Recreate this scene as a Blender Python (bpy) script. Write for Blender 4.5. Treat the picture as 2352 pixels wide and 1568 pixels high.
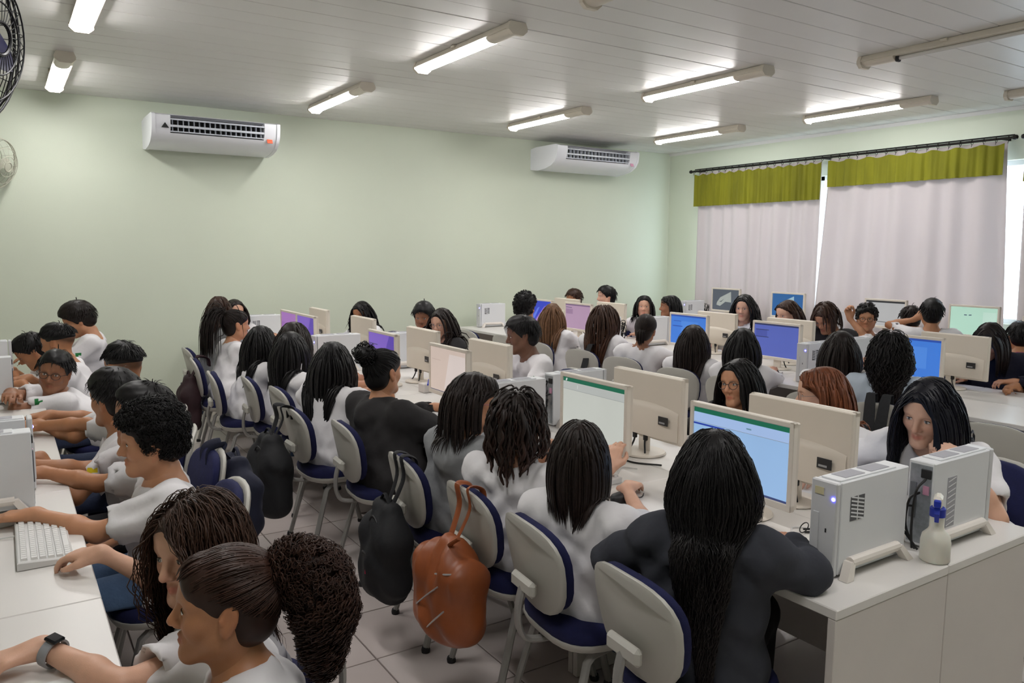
import bpy, bmesh, math, random
import numpy as np
from mathutils import Vector, Matrix

for o in list(bpy.data.objects):
    bpy.data.objects.remove(o)
SC = bpy.context.scene
COL = SC.collection
rng = np.random.default_rng(7)
random.seed(7)

# ------------------------------------------------------------------ camera
def cam_axes(yaw, pitch, roll):
    cy, sy = math.cos(yaw), math.sin(yaw)
    f = np.array([sy * math.cos(pitch), cy * math.cos(pitch), -math.sin(pitch)])
    r = np.array([cy, -sy, 0.0])
    u = np.cross(r, f)
    return (r * math.cos(roll) + u * math.sin(roll), -r * math.sin(roll) + u * math.cos(roll), f)

CAM_H = 1.72
cr, cu, cf = cam_axes(math.radians(33.3), math.radians(6.7), math.radians(0.4))
cam_d = bpy.data.cameras.new('camera')
cam_d.sensor_width = 36.0
cam_d.lens = 1785.0 / 2352.0 * 36.0
cam_d.clip_start = 0.05
cam = bpy.data.objects.new('camera', cam_d)
COL.objects.link(cam)
cam.matrix_world = Matrix(((cr[0], cu[0], -cf[0], 0), (cr[1], cu[1], -cf[1], 0), (cr[2], cu[2], -cf[2], CAM_H), (0, 0, 0, 1)))
SC.camera = cam

# ------------------------------------------------------------------ world, exposure
SC.view_settings.view_transform = 'Standard'
SC.view_settings.look = 'None'
SC.view_settings.gamma = 1.0
SC.view_settings.use_curve_mapping = False
SC.view_settings.exposure = 0.9
LAMP_STRENGTH = 27.0
SKY_STRENGTH = 3.6
world = bpy.data.worlds.new('overcast sky')
SC.world = world
world.use_nodes = True
wn = world.node_tree
bg = wn.nodes['Background']
bg.inputs[0].default_value = (0.80, 0.90, 1.0, 1)
bg.inputs[1].default_value = SKY_STRENGTH

# ------------------------------------------------------------------ materials
def lin(c):
    out = []
    for v in c:
        v = v / 255.0
        out.append(v / 12.92 if v <= 0.04045 else ((v + 0.055) / 1.055) ** 2.4)
    return tuple(out)

MATS = {}
def mat(name, col, rough=0.5, metal=0.0, var=0.06, scale=6.0, bump=0.0, bscale=60.0, sss=0.0, spec=0.5, coat=0.0, stretch=None, attr=None):
    """procedural principled surface: colour broken up by noise, optional fine relief"""
    if name in MATS:
        return MATS[name]
    m = bpy.data.materials.new(name)
    m.use_nodes = True
    nt = m.node_tree
    b = nt.nodes['Principled BSDF']
    c = lin(col)
    b.inputs['Roughness'].default_value = rough
    b.inputs['Metallic'].default_value = metal
    b.inputs['Specular IOR Level'].default_value = spec
    if coat:
        b.inputs['Coat Weight'].default_value = coat
    if sss:
        b.inputs['Subsurface Weight'].default_value = sss
        b.inputs['Subsurface Radius'].default_value = (0.012, 0.005, 0.003)
        b.inputs['Subsurface Scale'].default_value = 0.6
    tc = nt.nodes.new('ShaderNodeTexCoord')
    src = tc.outputs['Object']
    if stretch:
        mp = nt.nodes.new('ShaderNodeMapping')
        mp.inputs['Scale'].default_value = stretch
        nt.links.new(src, mp.inputs['Vector'])
        src = mp.outputs['Vector']
    n = nt.nodes.new('ShaderNodeTexNoise')
    n.inputs['Scale'].default_value = scale
    n.inputs['Detail'].default_value = 4.0
    nt.links.new(src, n.inputs['Vector'])
    r = nt.nodes.new('ShaderNodeMapRange')
    r.inputs['From Min'].default_value = 0.3
    r.inputs['From Max'].default_value = 0.7
    r.inputs['To Min'].default_value = 1.0 - var
    r.inputs['To Max'].default_value = 1.0 + var
    nt.links.new(n.outputs['Fac'], r.inputs['Value'])
    mx = nt.nodes.new('ShaderNodeVectorMath')
    mx.operation = 'SCALE'
    mx.inputs[0].default_value = c
    nt.links.new(r.outputs['Result'], mx.inputs['Scale'])
    out = mx.outputs[0]
    if attr:
        at = nt.nodes.new('ShaderNodeAttribute')
        at.attribute_name = attr
        mm = nt.nodes.new('ShaderNodeVectorMath')
        mm.operation = 'MULTIPLY'
        nt.links.new(out, mm.inputs[0])
        nt.links.new(at.outputs['Color'], mm.inputs[1])
        out = mm.outputs[0]
    nt.links.new(out, b.inputs['Base Color'])
    if bump:
        n2 = nt.nodes.new('ShaderNodeTexNoise')
        n2.inputs['Scale'].default_value = bscale
        n2.inputs['Detail'].default_value = 3.0
        nt.links.new(src, n2.inputs['Vector'])
        bp = nt.nodes.new('ShaderNodeBump')
        bp.inputs['Strength'].default_value = bump
        bp.inputs['Distance'].default_value = 0.01
        nt.links.new(n2.outputs['Fac'], bp.inputs['Height'])
        nt.links.new(bp.outputs['Normal'], b.inputs['Normal'])
    MATS[name] = m
    return m

def emit(name, col, strength, var=0.0, scale=3.0):
    if name in MATS:
        return MATS[name]
    m = bpy.data.materials.new(name)
    m.use_nodes = True
    nt = m.node_tree
    b = nt.nodes['Principled BSDF']
    c = lin(col)
    b.inputs['Base Color'].default_value = (0.02, 0.02, 0.02, 1)
    b.inputs['Roughness'].default_value = 0.35
    b.inputs['Emission Color'].default_value = (*c, 1)
    b.inputs['Emission Strength'].default_value = strength
    if var:
        tc = nt.nodes.new('ShaderNodeTexCoord')
        n = nt.nodes.new('ShaderNodeTexNoise')
        n.inputs['Scale'].default_value = scale
        nt.links.new(tc.outputs['Object'], n.inputs['Vector'])
        r = nt.nodes.new('ShaderNodeMapRange')
        r.inputs['To Min'].default_value = strength * (1 - var)
        r.inputs['To Max'].default_value = strength * (1 + var)
        nt.links.new(n.outputs['Fac'], r.inputs['Value'])
        nt.links.new(r.outputs['Result'], b.inputs['Emission Strength'])
    MATS[name] = m
    return m

# ------------------------------------------------------------------ mesh building
class MB:
    """collects shapes; build() links them as ONE mesh object"""
    def __init__(self):
        self.v, self.f, self.m = [], [], []
    def add(self, vs, fs, mi=0):
        o = len(self.v)
        self.v += [tuple(p) for p in vs]
        self.f += [tuple(i + o for i in f) for f in fs]
        self.m += [mi] * len(fs)
        return self
    def box(self, c, s, mi=0, rot=None):
        x, y, z = s[0] / 2, s[1] / 2, s[2] / 2
        vs = [Vector((a * x, b * y, d * z)) for a in (-1, 1) for b in (-1, 1) for d in (-1, 1)]
        if rot is not None:
            vs = [rot @ p for p in vs]
        vs = [p + Vector(c) for p in vs]
        return self.add(vs, [(0, 1, 3, 2), (4, 6, 7, 5), (0, 4, 5, 1), (2, 3, 7, 6), (0, 2, 6, 4), (1, 5, 7, 3)], mi)
    def span(self, lo, hi, mi=0):
        return self.box([(a + b) / 2 for a, b in zip(lo, hi)], [abs(b - a) for a, b in zip(lo, hi)], mi)
    def rbox(self, c, s, b, mi=0, rot=None):
        h = [q / 2 for q in s]
        b = min(b, min(h) * 0.95)
        idx, vs = {}, []
        for sx in (-1, 1):
            for sy in (-1, 1):
                for sz in (-1, 1):
                    for ax in range(3):
                        p = [sx * (h[0] - b), sy * (h[1] - b), sz * (h[2] - b)]
                        p[ax] = (sx, sy, sz)[ax] * h[ax]
                        idx[(sx, sy, sz, ax)] = len(vs)
                        vs.append(Vector(p))
        fs = []
        S = (-1, 1)
        for ax in range(3):
            o1, o2 = [k for k in range(3) if k != ax]
            for s0 in S:
                q = []
                for s1, s2 in ((-1, -1), (1, -1), (1, 1), (-1, 1)):
                    k = [0, 0, 0]; k[ax] = s0; k[o1] = s1; k[o2] = s2
                    q.append(idx[(*k, ax)])
                fs.append(tuple(q))
        for ax in range(3):
            o1, o2 = [k for k in range(3) if k != ax]
            for s1 in S:
                for s2 in S:
                    q = []
                    for s0, a in ((-1, o1), (1, o1), (1, o2), (-1, o2)):
                        k = [0, 0, 0]; k[ax] = s0; k[o1] = s1; k[o2] = s2
                        q.append(idx[(*k, a)])
                    fs.append(tuple(q))
        for sx in S:
            for sy in S:
                for sz in S:
                    fs.append(tuple(idx[(sx, sy, sz, a)] for a in range(3)))
        if rot is not None:
            vs = [rot @ p for p in vs]
        return self.add([p + Vector(c) for p in vs], fs, mi)
    def tube(self, path, r, n=8, mi=0, cap=True, flat=1.0, closed=False):
        P = [Vector(p) for p in path]
        L = len(P)
        rs = r if isinstance(r, (list, tuple)) else [r] * L
        up = None
        rings = []
        for i in range(L):
            if closed:
                t = (P[(i + 1) % L] - P[i - 1]).normalized()
            else:
                t = (P[min(i + 1, L - 1)] - P[max(i - 1, 0)]).normalized()
            if up is None:
                up = t.orthogonal().normalized()
                if flat != 1.0:
                    a = Vector((0, 0, 1)) if abs(t.z) < 0.9 else Vector((1, 0, 0))
                    up = (a - t * a.dot(t)).normalized()
            up = (up - t * up.dot(t)).normalized()
            s = t.cross(up)
            rings.append([P[i] + rs[i] * (math.cos(2 * math.pi * k / n) * s + flat * math.sin(2 * math.pi * k / n) * up) for k in range(n)])
        vs = [p for ring in rings for p in ring]
        fs = []
        for i in range(L if closed else L - 1):
            j = (i + 1) % L
            for k in range(n):
                fs.append((i * n + k, i * n + (k + 1) % n, j * n + (k + 1) % n, j * n + k))
        if cap and not closed:
            fs.append(tuple(range(n))[::-1])
            fs.append(tuple((L - 1) * n + k for k in range(n)))
        return self.add(vs, fs, mi)
    def lathe(self, prof, c=(0, 0, 0), n=20, mi=0, axis='z'):
        vs, fs = [], []
        for r, z in prof:
            for k in range(n):
                a = 2 * math.pi * k / n
                if axis == 'z':
                    p = (r * math.cos(a), r * math.sin(a), z)
                elif axis == 'x':
                    p = (z, r * math.cos(a), r * math.sin(a))
                else:
                    p = (r * math.cos(a), z, r * math.sin(a))
                vs.append(Vector(p) + Vector(c))
        for i in range(len(prof) - 1):
            for k in range(n):
                fs.append((i * n + k, i * n + (k + 1) % n, (i + 1) * n + (k + 1) % n, (i + 1) * n + k))
        fs.append(tuple(range(n))[::-1])
        fs.append(tuple((len(prof) - 1) * n + k for k in range(n)))
        return self.add(vs, fs, mi)
    def loft(self, rings, mi=0, caps=True):
        n = len(rings[0])
        vs = [p for r in rings for p in r]
        fs = []
        for i in range(len(rings) - 1):
            for k in range(n):
                fs.append((i * n + k, i * n + (k + 1) % n, (i + 1) * n + (k + 1) % n, (i + 1) * n + k))
        if caps:
            fs.append(tuple(range(n))[::-1])
            fs.append(tuple((len(rings) - 1) * n + k for k in range(n)))
        return self.add(vs, fs, mi)
    def prism(self, outline, lo, hi, axis='y', mi=0):
        def P(a, b, t):
            return {'x': (t, a, b), 'y': (a, t, b), 'z': (a, b, t)}[axis]
        return self.loft([[P(a, b, lo) for a, b in outline], [P(a, b, hi) for a, b in outline]], mi)
    def mesh(self, name, smooth=True, angle=35):
        me = bpy.data.meshes.new(name)
        me.from_pydata([tuple(p) for p in self.v], [], self.f)
        bm = bmesh.new(); bm.from_mesh(me)
        bmesh.ops.recalc_face_normals(bm, faces=bm.faces)
        bm.to_mesh(me); bm.free()
        me.polygons.foreach_set('material_index', self.m)
        if smooth:
            me.polygons.foreach_set('use_smooth', [True] * len(me.polygons))
            me.set_sharp_from_angle(angle=math.radians(angle))
        me.update()
        return me
    def build(self, name, mats, parent=None, loc=(0, 0, 0), smooth=True, angle=35):
        return place(name, self.mesh(name, smooth, angle), mats, parent, loc)

def place(name, me, mats=None, parent=None, loc=(0, 0, 0), rz=0.0):
    if mats is not None and len(me.materials) == 0:
        for m in (mats if isinstance(mats, (list, tuple)) else [mats]):
            me.materials.append(m)
    o = bpy.data.objects.new(name, me)
    COL.objects.link(o)
    o.location = loc
    o.rotation_euler = (0, 0, rz)
    if parent is not None:
        o.parent = parent
    return o

def thing(name, label, cat, loc=(0, 0, 0), rz=0.0, group=None):
    o = bpy.data.objects.new(name, None)
    COL.objects.link(o)
    o.empty_display_size = 0.1
    o.location = loc
    o.rotation_euler = (0, 0, rz)
    return tag(o, label, cat, group)

def tag(o, label=None, cat=None, group=None, kind=None):
    if label: o['label'] = label
    if cat: o['category'] = cat
    if group: o['group'] = group
    if kind: o['kind'] = kind
    return o

def copy_tree(o, parent=None):
    c = o.copy()
    COL.objects.link(c)
    c.parent = parent
    for ch in list(o.children):
        copy_tree(ch, c)
    return c

def rename(o, label, group=None):
    o['label'] = label
    if group: o['group'] = group
    return o

def sell(a, b, n=24, p=3.0):
    """superellipse outline"""
    out = []
    for k in range(n):
        t = 2 * math.pi * k / n
        c, s = math.cos(t), math.sin(t)
        out.append((a * math.copysign(abs(c) ** (2 / p), c), b * math.copysign(abs(s) ** (2 / p), s)))
    return out

def bez(pts, n=12):
    """smooth path through points (Catmull-Rom)"""
    P = [Vector(p) for p in pts]
    P = [P[0] * 2 - P[1]] + P + [P[-1] * 2 - P[-2]]
    out = []
    for i in range(1, len(P) - 2):
        for k in range(n):
            t = k / n
            a, b, c, d = P[i - 1], P[i], P[i + 1], P[i + 2]
            out.append(0.5 * ((2 * b) + (c - a) * t + (2 * a - 5 * b + 4 * c - d) * t * t + (3 * b - a - 3 * c + d) * t ** 3))
    out.append(P[-2])
    return out
# ================================================================== ROOM
X0, X1, Y0, Y1, ZC = -3.2, 8.6, -2.6, 8.75, 3.18
wallm = mat('mint wall paint', (214, 222, 204), rough=0.55, var=0.02, scale=1.2, bump=0.05, bscale=90)
ceilm = mat('white pvc ceiling board', (222, 221, 219), rough=0.4, var=0.02, scale=2)
groovem = mat('ceiling groove shadow gap', (120, 118, 114), rough=0.8)
tilem = [mat('floor tile %s' % n, c, rough=0.22, var=0.035, scale=3, bump=0.02, bscale=12) for n, c in (('warm', (205, 195, 191)), ('pale', (209, 200, 196)), ('rosy', (202, 191, 187)))]
groutm = mat('floor grout', (118, 108, 104), rough=0.9)

def struct(name, mb, m, parent=None, smooth=False):
    o = mb.build(name, m, parent, smooth=smooth)
    if parent is None:
        o['kind'] = 'structure'
    return o

floor = struct('floor', MB().span((X0, Y0, -0.06), (X1, Y1, -0.004)), groutm)
ceiling = struct('ceiling', MB().span((X0, Y0, ZC + 0.012), (X1, Y1, ZC + 0.1)), groovem)
struct('wall_back', MB().span((X0, Y1, -0.06), (X1 + 0.2, Y1 + 0.15, ZC + 0.1)), wallm)
struct('wall_left', MB().span((X0 - 0.15, Y0, -0.06), (X0, Y1 + 0.15, ZC + 0.1)), wallm)
struct('wall_front', MB().span((X0 - 0.15, Y0 - 0.15, -0.06), (X1 + 0.2, Y0, ZC + 0.1)), wallm)
# right wall with three window openings
WZ0, WZ1 = 1.0, 2.66
WIN = [(3.66, 8.12), (0.9, 3.3)]
wr = MB()
wr.span((X1, Y0, -0.06), (X1 + 0.2, Y1 + 0.15, WZ0))
wr.span((X1, Y0, WZ1), (X1 + 0.2, Y1 + 0.15, ZC + 0.1))
edges = [Y0] + sorted([a for w in WIN for a in w]) + [Y1 + 0.15]
for a, b in zip(edges[0::2], edges[1::2]):
    wr.span((X1, a, WZ0), (X1 + 0.2, b, WZ1))
struct('wall_right', wr, wallm)
framem = mat('white window frame', (225, 228, 230), rough=0.35, var=0.01)
glassm = bpy.data.materials.new('window glass')
glassm.use_nodes = True
_nt = glassm.node_tree
_b = _nt.nodes['Principled BSDF']
_t = _nt.nodes.new('ShaderNodeBsdfTransparent')
_t.inputs[0].default_value = (0.93, 0.97, 0.98, 1)
_m = _nt.nodes.new('ShaderNodeMixShader')
_m.inputs[0].default_value = 0.06
_b.inputs['Roughness'].default_value = 0.03
_nt.links.new(_t.outputs[0], _m.inputs[1])
_nt.links.new(_b.outputs[0], _m.inputs[2])
_nt.links.new(_m.outputs[0], _nt.nodes['Material Output'].inputs[0])
for i, (a, b) in enumerate(WIN):
    fr = MB()
    x = X1 + 0.1
    for yy in (a + 0.025, b - 0.025):
        fr.box((x, yy, (WZ0 + WZ1) / 2), (0.06, 0.05, WZ1 - WZ0))
    NP = 4 if b - a > 3 else 2
    for k in range(1, NP):
        fr.box((x, a + (b - a) * k / NP + (0.25 if NP == 4 and k == 2 else 0), (WZ0 + WZ1) / 2), (0.06, 0.05, WZ1 - WZ0))
    for zz in (WZ0 + 0.025, WZ1 - 0.025):
        fr.box((x, (a + b) / 2, zz), (0.06, b - a, 0.05))
    w = struct('window_%d' % (i + 1), fr, framem)
    cuts_ = [a + 0.025] + [a + (b - a) * k / NP + (0.25 if NP == 4 and k == 2 else 0) for k in range(1, NP)] + [b - 0.025]
    for lo, hi in zip(cuts_, cuts_[1:]):
        MB().span((x - 0.004, lo + 0.025, WZ0 + 0.05), (x + 0.004, hi - 0.025, WZ1 - 0.05)).build('pane', glassm, w, smooth=False)

# floor tiles: the ones in view singly, the rest joined
T = 0.425
tmesh = []
for m in tilem:
    q = MB().rbox((0, 0, -0.005), (T - 0.007, T - 0.007, 0.012), 0.0015).mesh('tile', smooth=False)
    q.materials.append(m)
    tmesh.append(q)
cells = []
for i in range(-11, 20):
    for j in range(-14, 17):
        cx, cy = 1.235 + (i + 0.5) * T, 2.905 + (j + 0.5) * T
        if cx - T / 2 < X0 or cx + T / 2 > X1 or cy - T / 2 < Y0 or cy + T / 2 > Y1:
            continue
        d = np.array([cx, cy, -CAM_H])
        z = d @ cf
        u, v = 1176 + 1785 * (d @ cr) / max(z, 1e-3), 784 - 1785 * (d @ cu) / max(z, 1e-3)
        seen = z > 0.3 and -100 < u < 2450 and v < 1750
        pr = z
        if 0.0 < cx < 2.6: pr -= 6
        if 3.0 < cx < 4.9: pr -= 2
        cells.append((pr if seen else 99 + abs(z), cx, cy))
cells.sort()
for k, (z, cx, cy) in enumerate(cells[:300]):
    t = bpy.data.objects.new('tile', tmesh[int(rng.integers(0, 3))])
    COL.objects.link(t)
    t.location = (cx, cy, 0)
    t.parent = floor
rest = MB()
for z, cx, cy in cells[300:]:
    rest.box((cx, cy, -0.005), (T - 0.007, T - 0.007, 0.012))
# cut strips along the walls
ex = sorted({round(c[1], 4) for c in cells}); ey = sorted({round(c[2], 4) for c in cells})
rest.span((X0, Y0, -0.011), (ex[0] - T / 2 - 0.003, Y1, 0.001)); rest.span((ex[-1] + T / 2 + 0.003, Y0, -0.011), (X1, Y1, 0.001))
rest.span((ex[0] - T / 2, Y0, -0.011), (ex[-1] + T / 2, ey[0] - T / 2 - 0.003, 0.001)); rest.span((ex[0] - T / 2, ey[-1] + T / 2 + 0.003, -0.011), (ex[-1] + T / 2, Y1, 0.001))
o = rest.build('far_tiles', tilem[0], floor, smooth=False)
o['kind'] = 'stuff'

# ceiling boards, each with a chamfered edge and an open joint
PW = 0.226
nb = int((Y1 - Y0) / PW)
bm_ = MB().rbox((0, 0, 0.008), (X1 - X0, PW - 0.005, 0.02), 0.003).mesh('ceiling_board', smooth=False)
bm_.materials.append(ceilm)
for k in range(nb + 1):
    yc = Y1 - (k + 0.5) * PW
    if yc - PW / 2 < Y0: break
    t = bpy.data.objects.new('ceiling_board', bm_)
    COL.objects.link(t)
    t.location = ((X0 + X1) / 2, yc, ZC + 0.002 + 0.0025 * float(rng.random()))
    t.parent = ceiling

# cornice along the right wall
struct('trim_1', MB().prism([(X1 - 0.03, ZC - 0.0), (X1, ZC - 0.0), (X1, ZC - 0.035), (X1 - 0.008, ZC - 0.035)], Y0, Y1, 'y'), ceilm)
# skirting tiles on the back wall
struct('baseboard_back', MB().span((X0, Y1 - 0.012, 0.002), (X1, Y1, 0.08)), tilem[0])

# ------------------------------------------------------------------ ceiling lamps
plasm = mat('aged white lamp plastic', (214, 206, 192), rough=0.35, var=0.03, scale=8)
lampm = emit('lit tube diffuser', (255, 252, 250), LAMP_STRENGTH)
dullm = mat('unlit tube diffuser', (205, 204, 200), rough=0.25, var=0.02)
darkm = mat('dark plastic', (30, 30, 33), rough=0.5)
def lamp(x, yc, label, lit=True, L=1.36):
    t = thing('ceiling_lamp', label, 'lamp', (x, yc, ZC), 0, 'fluorescent ceiling lamps')
    q = MB()
    q.prism([(-0.05, 0.0), (0.05, 0.0), (0.07, -0.036), (0.07, -0.042), (-0.07, -0.042), (-0.07, -0.036)], -L / 2, L / 2, 'y')
    q.build('housing', plasm, t)
    for s in (-1, 1):
        MB().prism([(-0.058, 0.0), (0.058, 0.0), (0.074, -0.036), (0.072, -0.055), (0.04, -0.082), (-0.04, -0.082), (-0.072, -0.055), (-0.074, -0.036)], s * L / 2 - 0.015, s * L / 2 + 0.015, 'y').build('end_cap', plasm, t)
    half = [(0.056 * math.cos(a), -0.042 - 0.03 * math.sin(a)) for a in np.linspace(0, math.pi, 12)]
    if lit:
        MB().prism(half, -L / 2 + 0.30, L / 2 - 0.02, 'y').build('diffuser', lampm, t)
        MB().prism(half, -L / 2 + 0.015, -L / 2 + 0.298, 'y').build('diffuser_end', plasm, t)
    else:
        MB().prism(half, L / 2 - 0.26, L / 2 - 0.015, 'y').build('diffuser_end', plasm, t)
        MB().tube([(0, -L / 2 + 0.03, -0.055), (0, L / 2 - 0.26, -0.055)], 0.014, 10).build('tube', dullm, t)
        MB().rbox((0, L / 2 - 0.27, -0.055), (0.045, 0.025, 0.05), 0.006).build('tube_socket', darkm, t)
    MB().rbox((-0.062, 0.05, -0.012), (0.03, 0.05, 0.02), 0.004).build('clip', plasm, t)
for x, y, lb in [(0.53, 5.24, 'lit tube lamp nearest the ceiling fan, cut by the top edge'), (0.50, 7.6, 'short-looking lit tube lamp above the back wall beside the fan'),
                 (2.88, 5.03, 'large lit tube lamp in the middle of the ceiling'), (2.80, 7.3, 'lit tube lamp between the two air conditioners, nearer the left unit'),
                 (5.15, 4.88, 'lit tube lamp over the second island, in line with the dark unlit one'), (5.10, 7.1, 'lit tube lamp just left of the right air conditioner'),
                 (7.40, 4.79, 'lit tube lamp in front of the curtain rod'), (7.27, 6.95, 'lit tube lamp in the far corner above the right air conditioner')]:
    lamp(x, y, lb)
for x, y, lb in [(0.53, 2.95, 'added unseen lit tube lamp over the left row, just above the frame'), (0.53, 0.55, 'added unseen lit tube lamp over the near end of the left row'), (2.9, 0.55, 'added unseen lit tube lamp over the near end of the middle island'), (5.2, 0.6, 'added unseen lit tube lamp over the near end of the second island')]:
    lamp(x, y, lb)  # unseen lamps continuing the ceiling rows, added to brighten the foreground
for x, y, lb in [(2.93, 2.98, 'unlit tube lamp with a dark socket, cut by the top edge'), (5.55, 2.95, 'long unlit tube lamp with bare tube at the upper right'), (7.75, 2.93, 'unlit tube lamp cut by the right edge above the curtain')]:
    lamp(x, y, lb, False)

# ------------------------------------------------------------------ air conditioners
acm = mat('white air conditioner shell', (232, 234, 240), rough=0.3, var=0.01)
acs = mat('air conditioner louvre', (205, 210, 220), rough=0.35, var=0.01)
blackm = mat('black void', (14, 14, 16), rough=0.7)
orangem = mat('orange sticker', (214, 96, 60), rough=0.5)
pinkm = mat('pink sticker', (206, 150, 176), rough=0.5)
def aircon(xa, xb, label, sticker, z=2.69):
    t = thing('air_conditioner', label, 'air conditioner', ((xa + xb) / 2, Y1, z), 0, 'air conditioners on the back wall')
    W = xb - xa
    prof = [(0.0, 0.02), (0.0, 0.285), (-0.12, 0.30), (-0.56, 0.30), (-0.60, 0.285), (-0.60, 0.245)]
    low = [(-0.585, 0.16), (-0.54, 0.095), (-0.46, 0.045), (-0.33, 0.015), (-0.15, 0.0)]
    g0, g1 = -W / 2 + 0.15, W / 2 - 0.14
    body = MB()
    # whole shell except the grille mouth, which stays open between g0 and g1
    full = [(y, z) for y, z in prof] + low
    for a, b in ((-W / 2 + 0.015, g0), (g1, W / 2 - 0.015)):
        body.prism([(y, z) for y, z in full], a, b, 'x')
    mouth = [(0.0, 0.02), (0.0, 0.285), (-0.12, 0.30), (-0.56, 0.30), (-0.575, 0.292), (-0.50, 0.285), (-0.50, 0.13), (-0.563, 0.125), (-0.54, 0.095), (-0.46, 0.045), (-0.33, 0.015), (-0.15, 0.0)]
    body.prism(mouth, g0, g1, 'x')
    body.build('shell', acm, t)
    MB().span((g0, -0.505, 0.135), (g1, -0.498, 0.28)).build('outlet', blackm, t, smooth=False)
    for s in (-1, 1):
        MB().prism([(y * 1.015, z * 1.02 - 0.003) for y, z in full], s * W / 2 - 0.016, s * W / 2 + 0.016, 'x').build('side_cap', acm, t)
    for z, y, hgt in ((0.252, -0.592, 0.016), (0.19, -0.583, 0.022), (0.14, -0.566, 0.012)):
        MB().rbox((0.5 * (g0 + g1), y, z), (g1 - g0, 0.012, hgt), 0.004).build('louvre', acs, t)
    n = 18
    vm = MB().box((0, 0, 0), (0.004, 0.05, 0.12)).mesh('vane', smooth=False)
    vm.materials.append(acs)
    for k in range(n):
        v = place('vane', vm, None, t, (g0 + (k + 0.5) * (g1 - g0) / n, -0.54, 0.205))
    MB().rbox((0, -0.5725, 0.135), (0.07, 0.003, 0.008), 0.001).build('maker_badge', mat('grey badge', (120, 122, 128)), t)
    st = MB().box((0, 0, 0), (0.055, 0.004, 0.06), rot=Matrix.Rotation(math.radians(-24), 3, 'X'))
    st.build('sticker', sticker, t, (W / 2 - 0.085, -0.572, 0.125))
    if sticker is orangem:
        tr = MB().prism([(-0.035, 0.0), (0.035, 0.0), (0.0, 0.05)], -0.603, -0.599, 'y')
        tr.build('warning_sign', darkm, t, (g0 - 0.05, 0, 0.165))
    return t
aircon(1.29, 2.47, 'white air conditioner with an orange sticker, left one on the back wall', orangem)
aircon(6.04, 7.40, 'white air conditioner with a pink sticker, nearer the curtains', pinkm, 2.77)

# ------------------------------------------------------------------ fans
def fan(loc, axis, R, label, cagem, bladem, mount, nw=36):
    t = thing('wall_fan', label, 'fan', loc)
    a = Vector(axis).normalized()
    q = a.to_track_quat('Z', 'Y').to_matrix()
    def V(r, ang, z): return q @ Vector((r * math.cos(ang), r * math.sin(ang), z))
    for r, z, w in ((R, 0.0, 0.006), (R * 0.985, 0.02, 0.0045), (R * 0.7, 0.085, 0.003), (R * 0.4, 0.115, 0.003), (R * 0.7, -0.07, 0.003), (R * 0.18, 0.125, 0.006)):
        MB().tube([V(r, 2 * math.pi * k / 40, z) for k in range(40)], w, 6, closed=True).build('cage_ring', cagem, t)
    wires = MB()
    for k in range(nw):
        an = 2 * math.pi * k / nw
        wires.tube([V(R * 0.15, an + 0.35, 0.125), V(R * 0.45, an + 0.2, 0.11), V(R * 0.75, an + 0.08, 0.075), V(R, an, 0.0)], 0.0018, 4)
        wires.tube([V(R, an, 0.0), V(R * 0.75, an, -0.07), V(R * 0.3, an, -0.09)], 0.0018, 4)
    w = wires.build('cage_wires', cagem, t); w['kind'] = 'stuff'
    MB().lathe([(0.0, -0.24), (0.07, -0.23), (0.085, -0.16), (0.08, -0.1), (0.03, -0.08), (0.02, 0.0)], n=16).build('motor', bladem, t).rotation_euler = q.to_euler()
    MB().lathe([(0.0, 0.05), (0.045, 0.045), (0.05, -0.01), (0.045, -0.02)], n=16).build('hub', bladem, t).rotation_euler = q.to_euler()
    for k in range(3):
        b = MB()
        a0 = 2 * math.pi * k / 3
        top, bot = [], []
        for i in range(7):
            r = 0.045 + (R * 0.88 - 0.045) * i / 6
            wd = 0.35 + 0.5 * math.sin(math.pi * min(1, i / 6 * 0.8 + 0.1))
            ring = [V(r, a0 - wd / 2, 0.025), V(r, a0, 0.012), V(r, a0 + wd / 2, -0.03), V(r, a0, 0.006)]
            top.append(ring)
        b.loft(top)
        b.build('blade', bladem, t)
    m = MB()
    back = q @ Vector((0, 0, -0.2))
    m.tube([back, back + Vector(mount) * 0.5 + Vector((0, 0, 0.0)), Vector(mount) + back], 0.014, 8)
    m.build('bracket', bladem, t)
    return t
cagem = mat('black fan wire', (22, 22, 26), rough=0.4, metal=0.3)
navyp = mat('navy fan plastic', (26, 26, 60), rough=0.4)
palem = mat('pale fan wire', (176, 176, 160), rough=0.5)
fan((-0.06, 3.28, 2.43), (0.86, -0.5, -0.12), 0.30, 'black wire fan hanging from the ceiling at the left edge', cagem, navyp, (0, 0, ZC - 2.43))
fan((0.02, 8.5, 2.46), (0.75, -0.6, -0.25), 0.23, 'pale wire fan low on the back wall at the left edge', palem, palem, (0.0, 0.12, 0.0), 14)

# ------------------------------------------------------------------ curtains
greenf = mat('olive green valance cloth', (128, 128, 22), rough=0.85, var=0.2, scale=5, bump=0.15, bscale=200, stretch=(1, 1, 0.25))
curt = bpy.data.materials.new('pale grey curtain cloth')
curt.use_nodes = True
_nt = curt.node_tree
_b = _nt.nodes['Principled BSDF']
_b.inputs['Base Color'].default_value = (*lin((214, 206, 206)), 1)
_b.inputs['Roughness'].default_value = 0.9
_n = _nt.nodes.new('ShaderNodeTexNoise'); _n.inputs['Scale'].default_value = 220
_bp = _nt.nodes.new('ShaderNodeBump'); _bp.inputs['Strength'].default_value = 0.08
_nt.links.new(_n.outputs[0], _bp.inputs['Height']); _nt.links.new(_bp.outputs[0], _b.inputs['Normal'])
_tl = _nt.nodes.new('ShaderNodeBsdfTranslucent'); _tl.inputs[0].default_value = (*lin((214, 206, 205)), 1)
_m = _nt.nodes.new('ShaderNodeMixShader'); _m.inputs[0].default_value = 0.28
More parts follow.
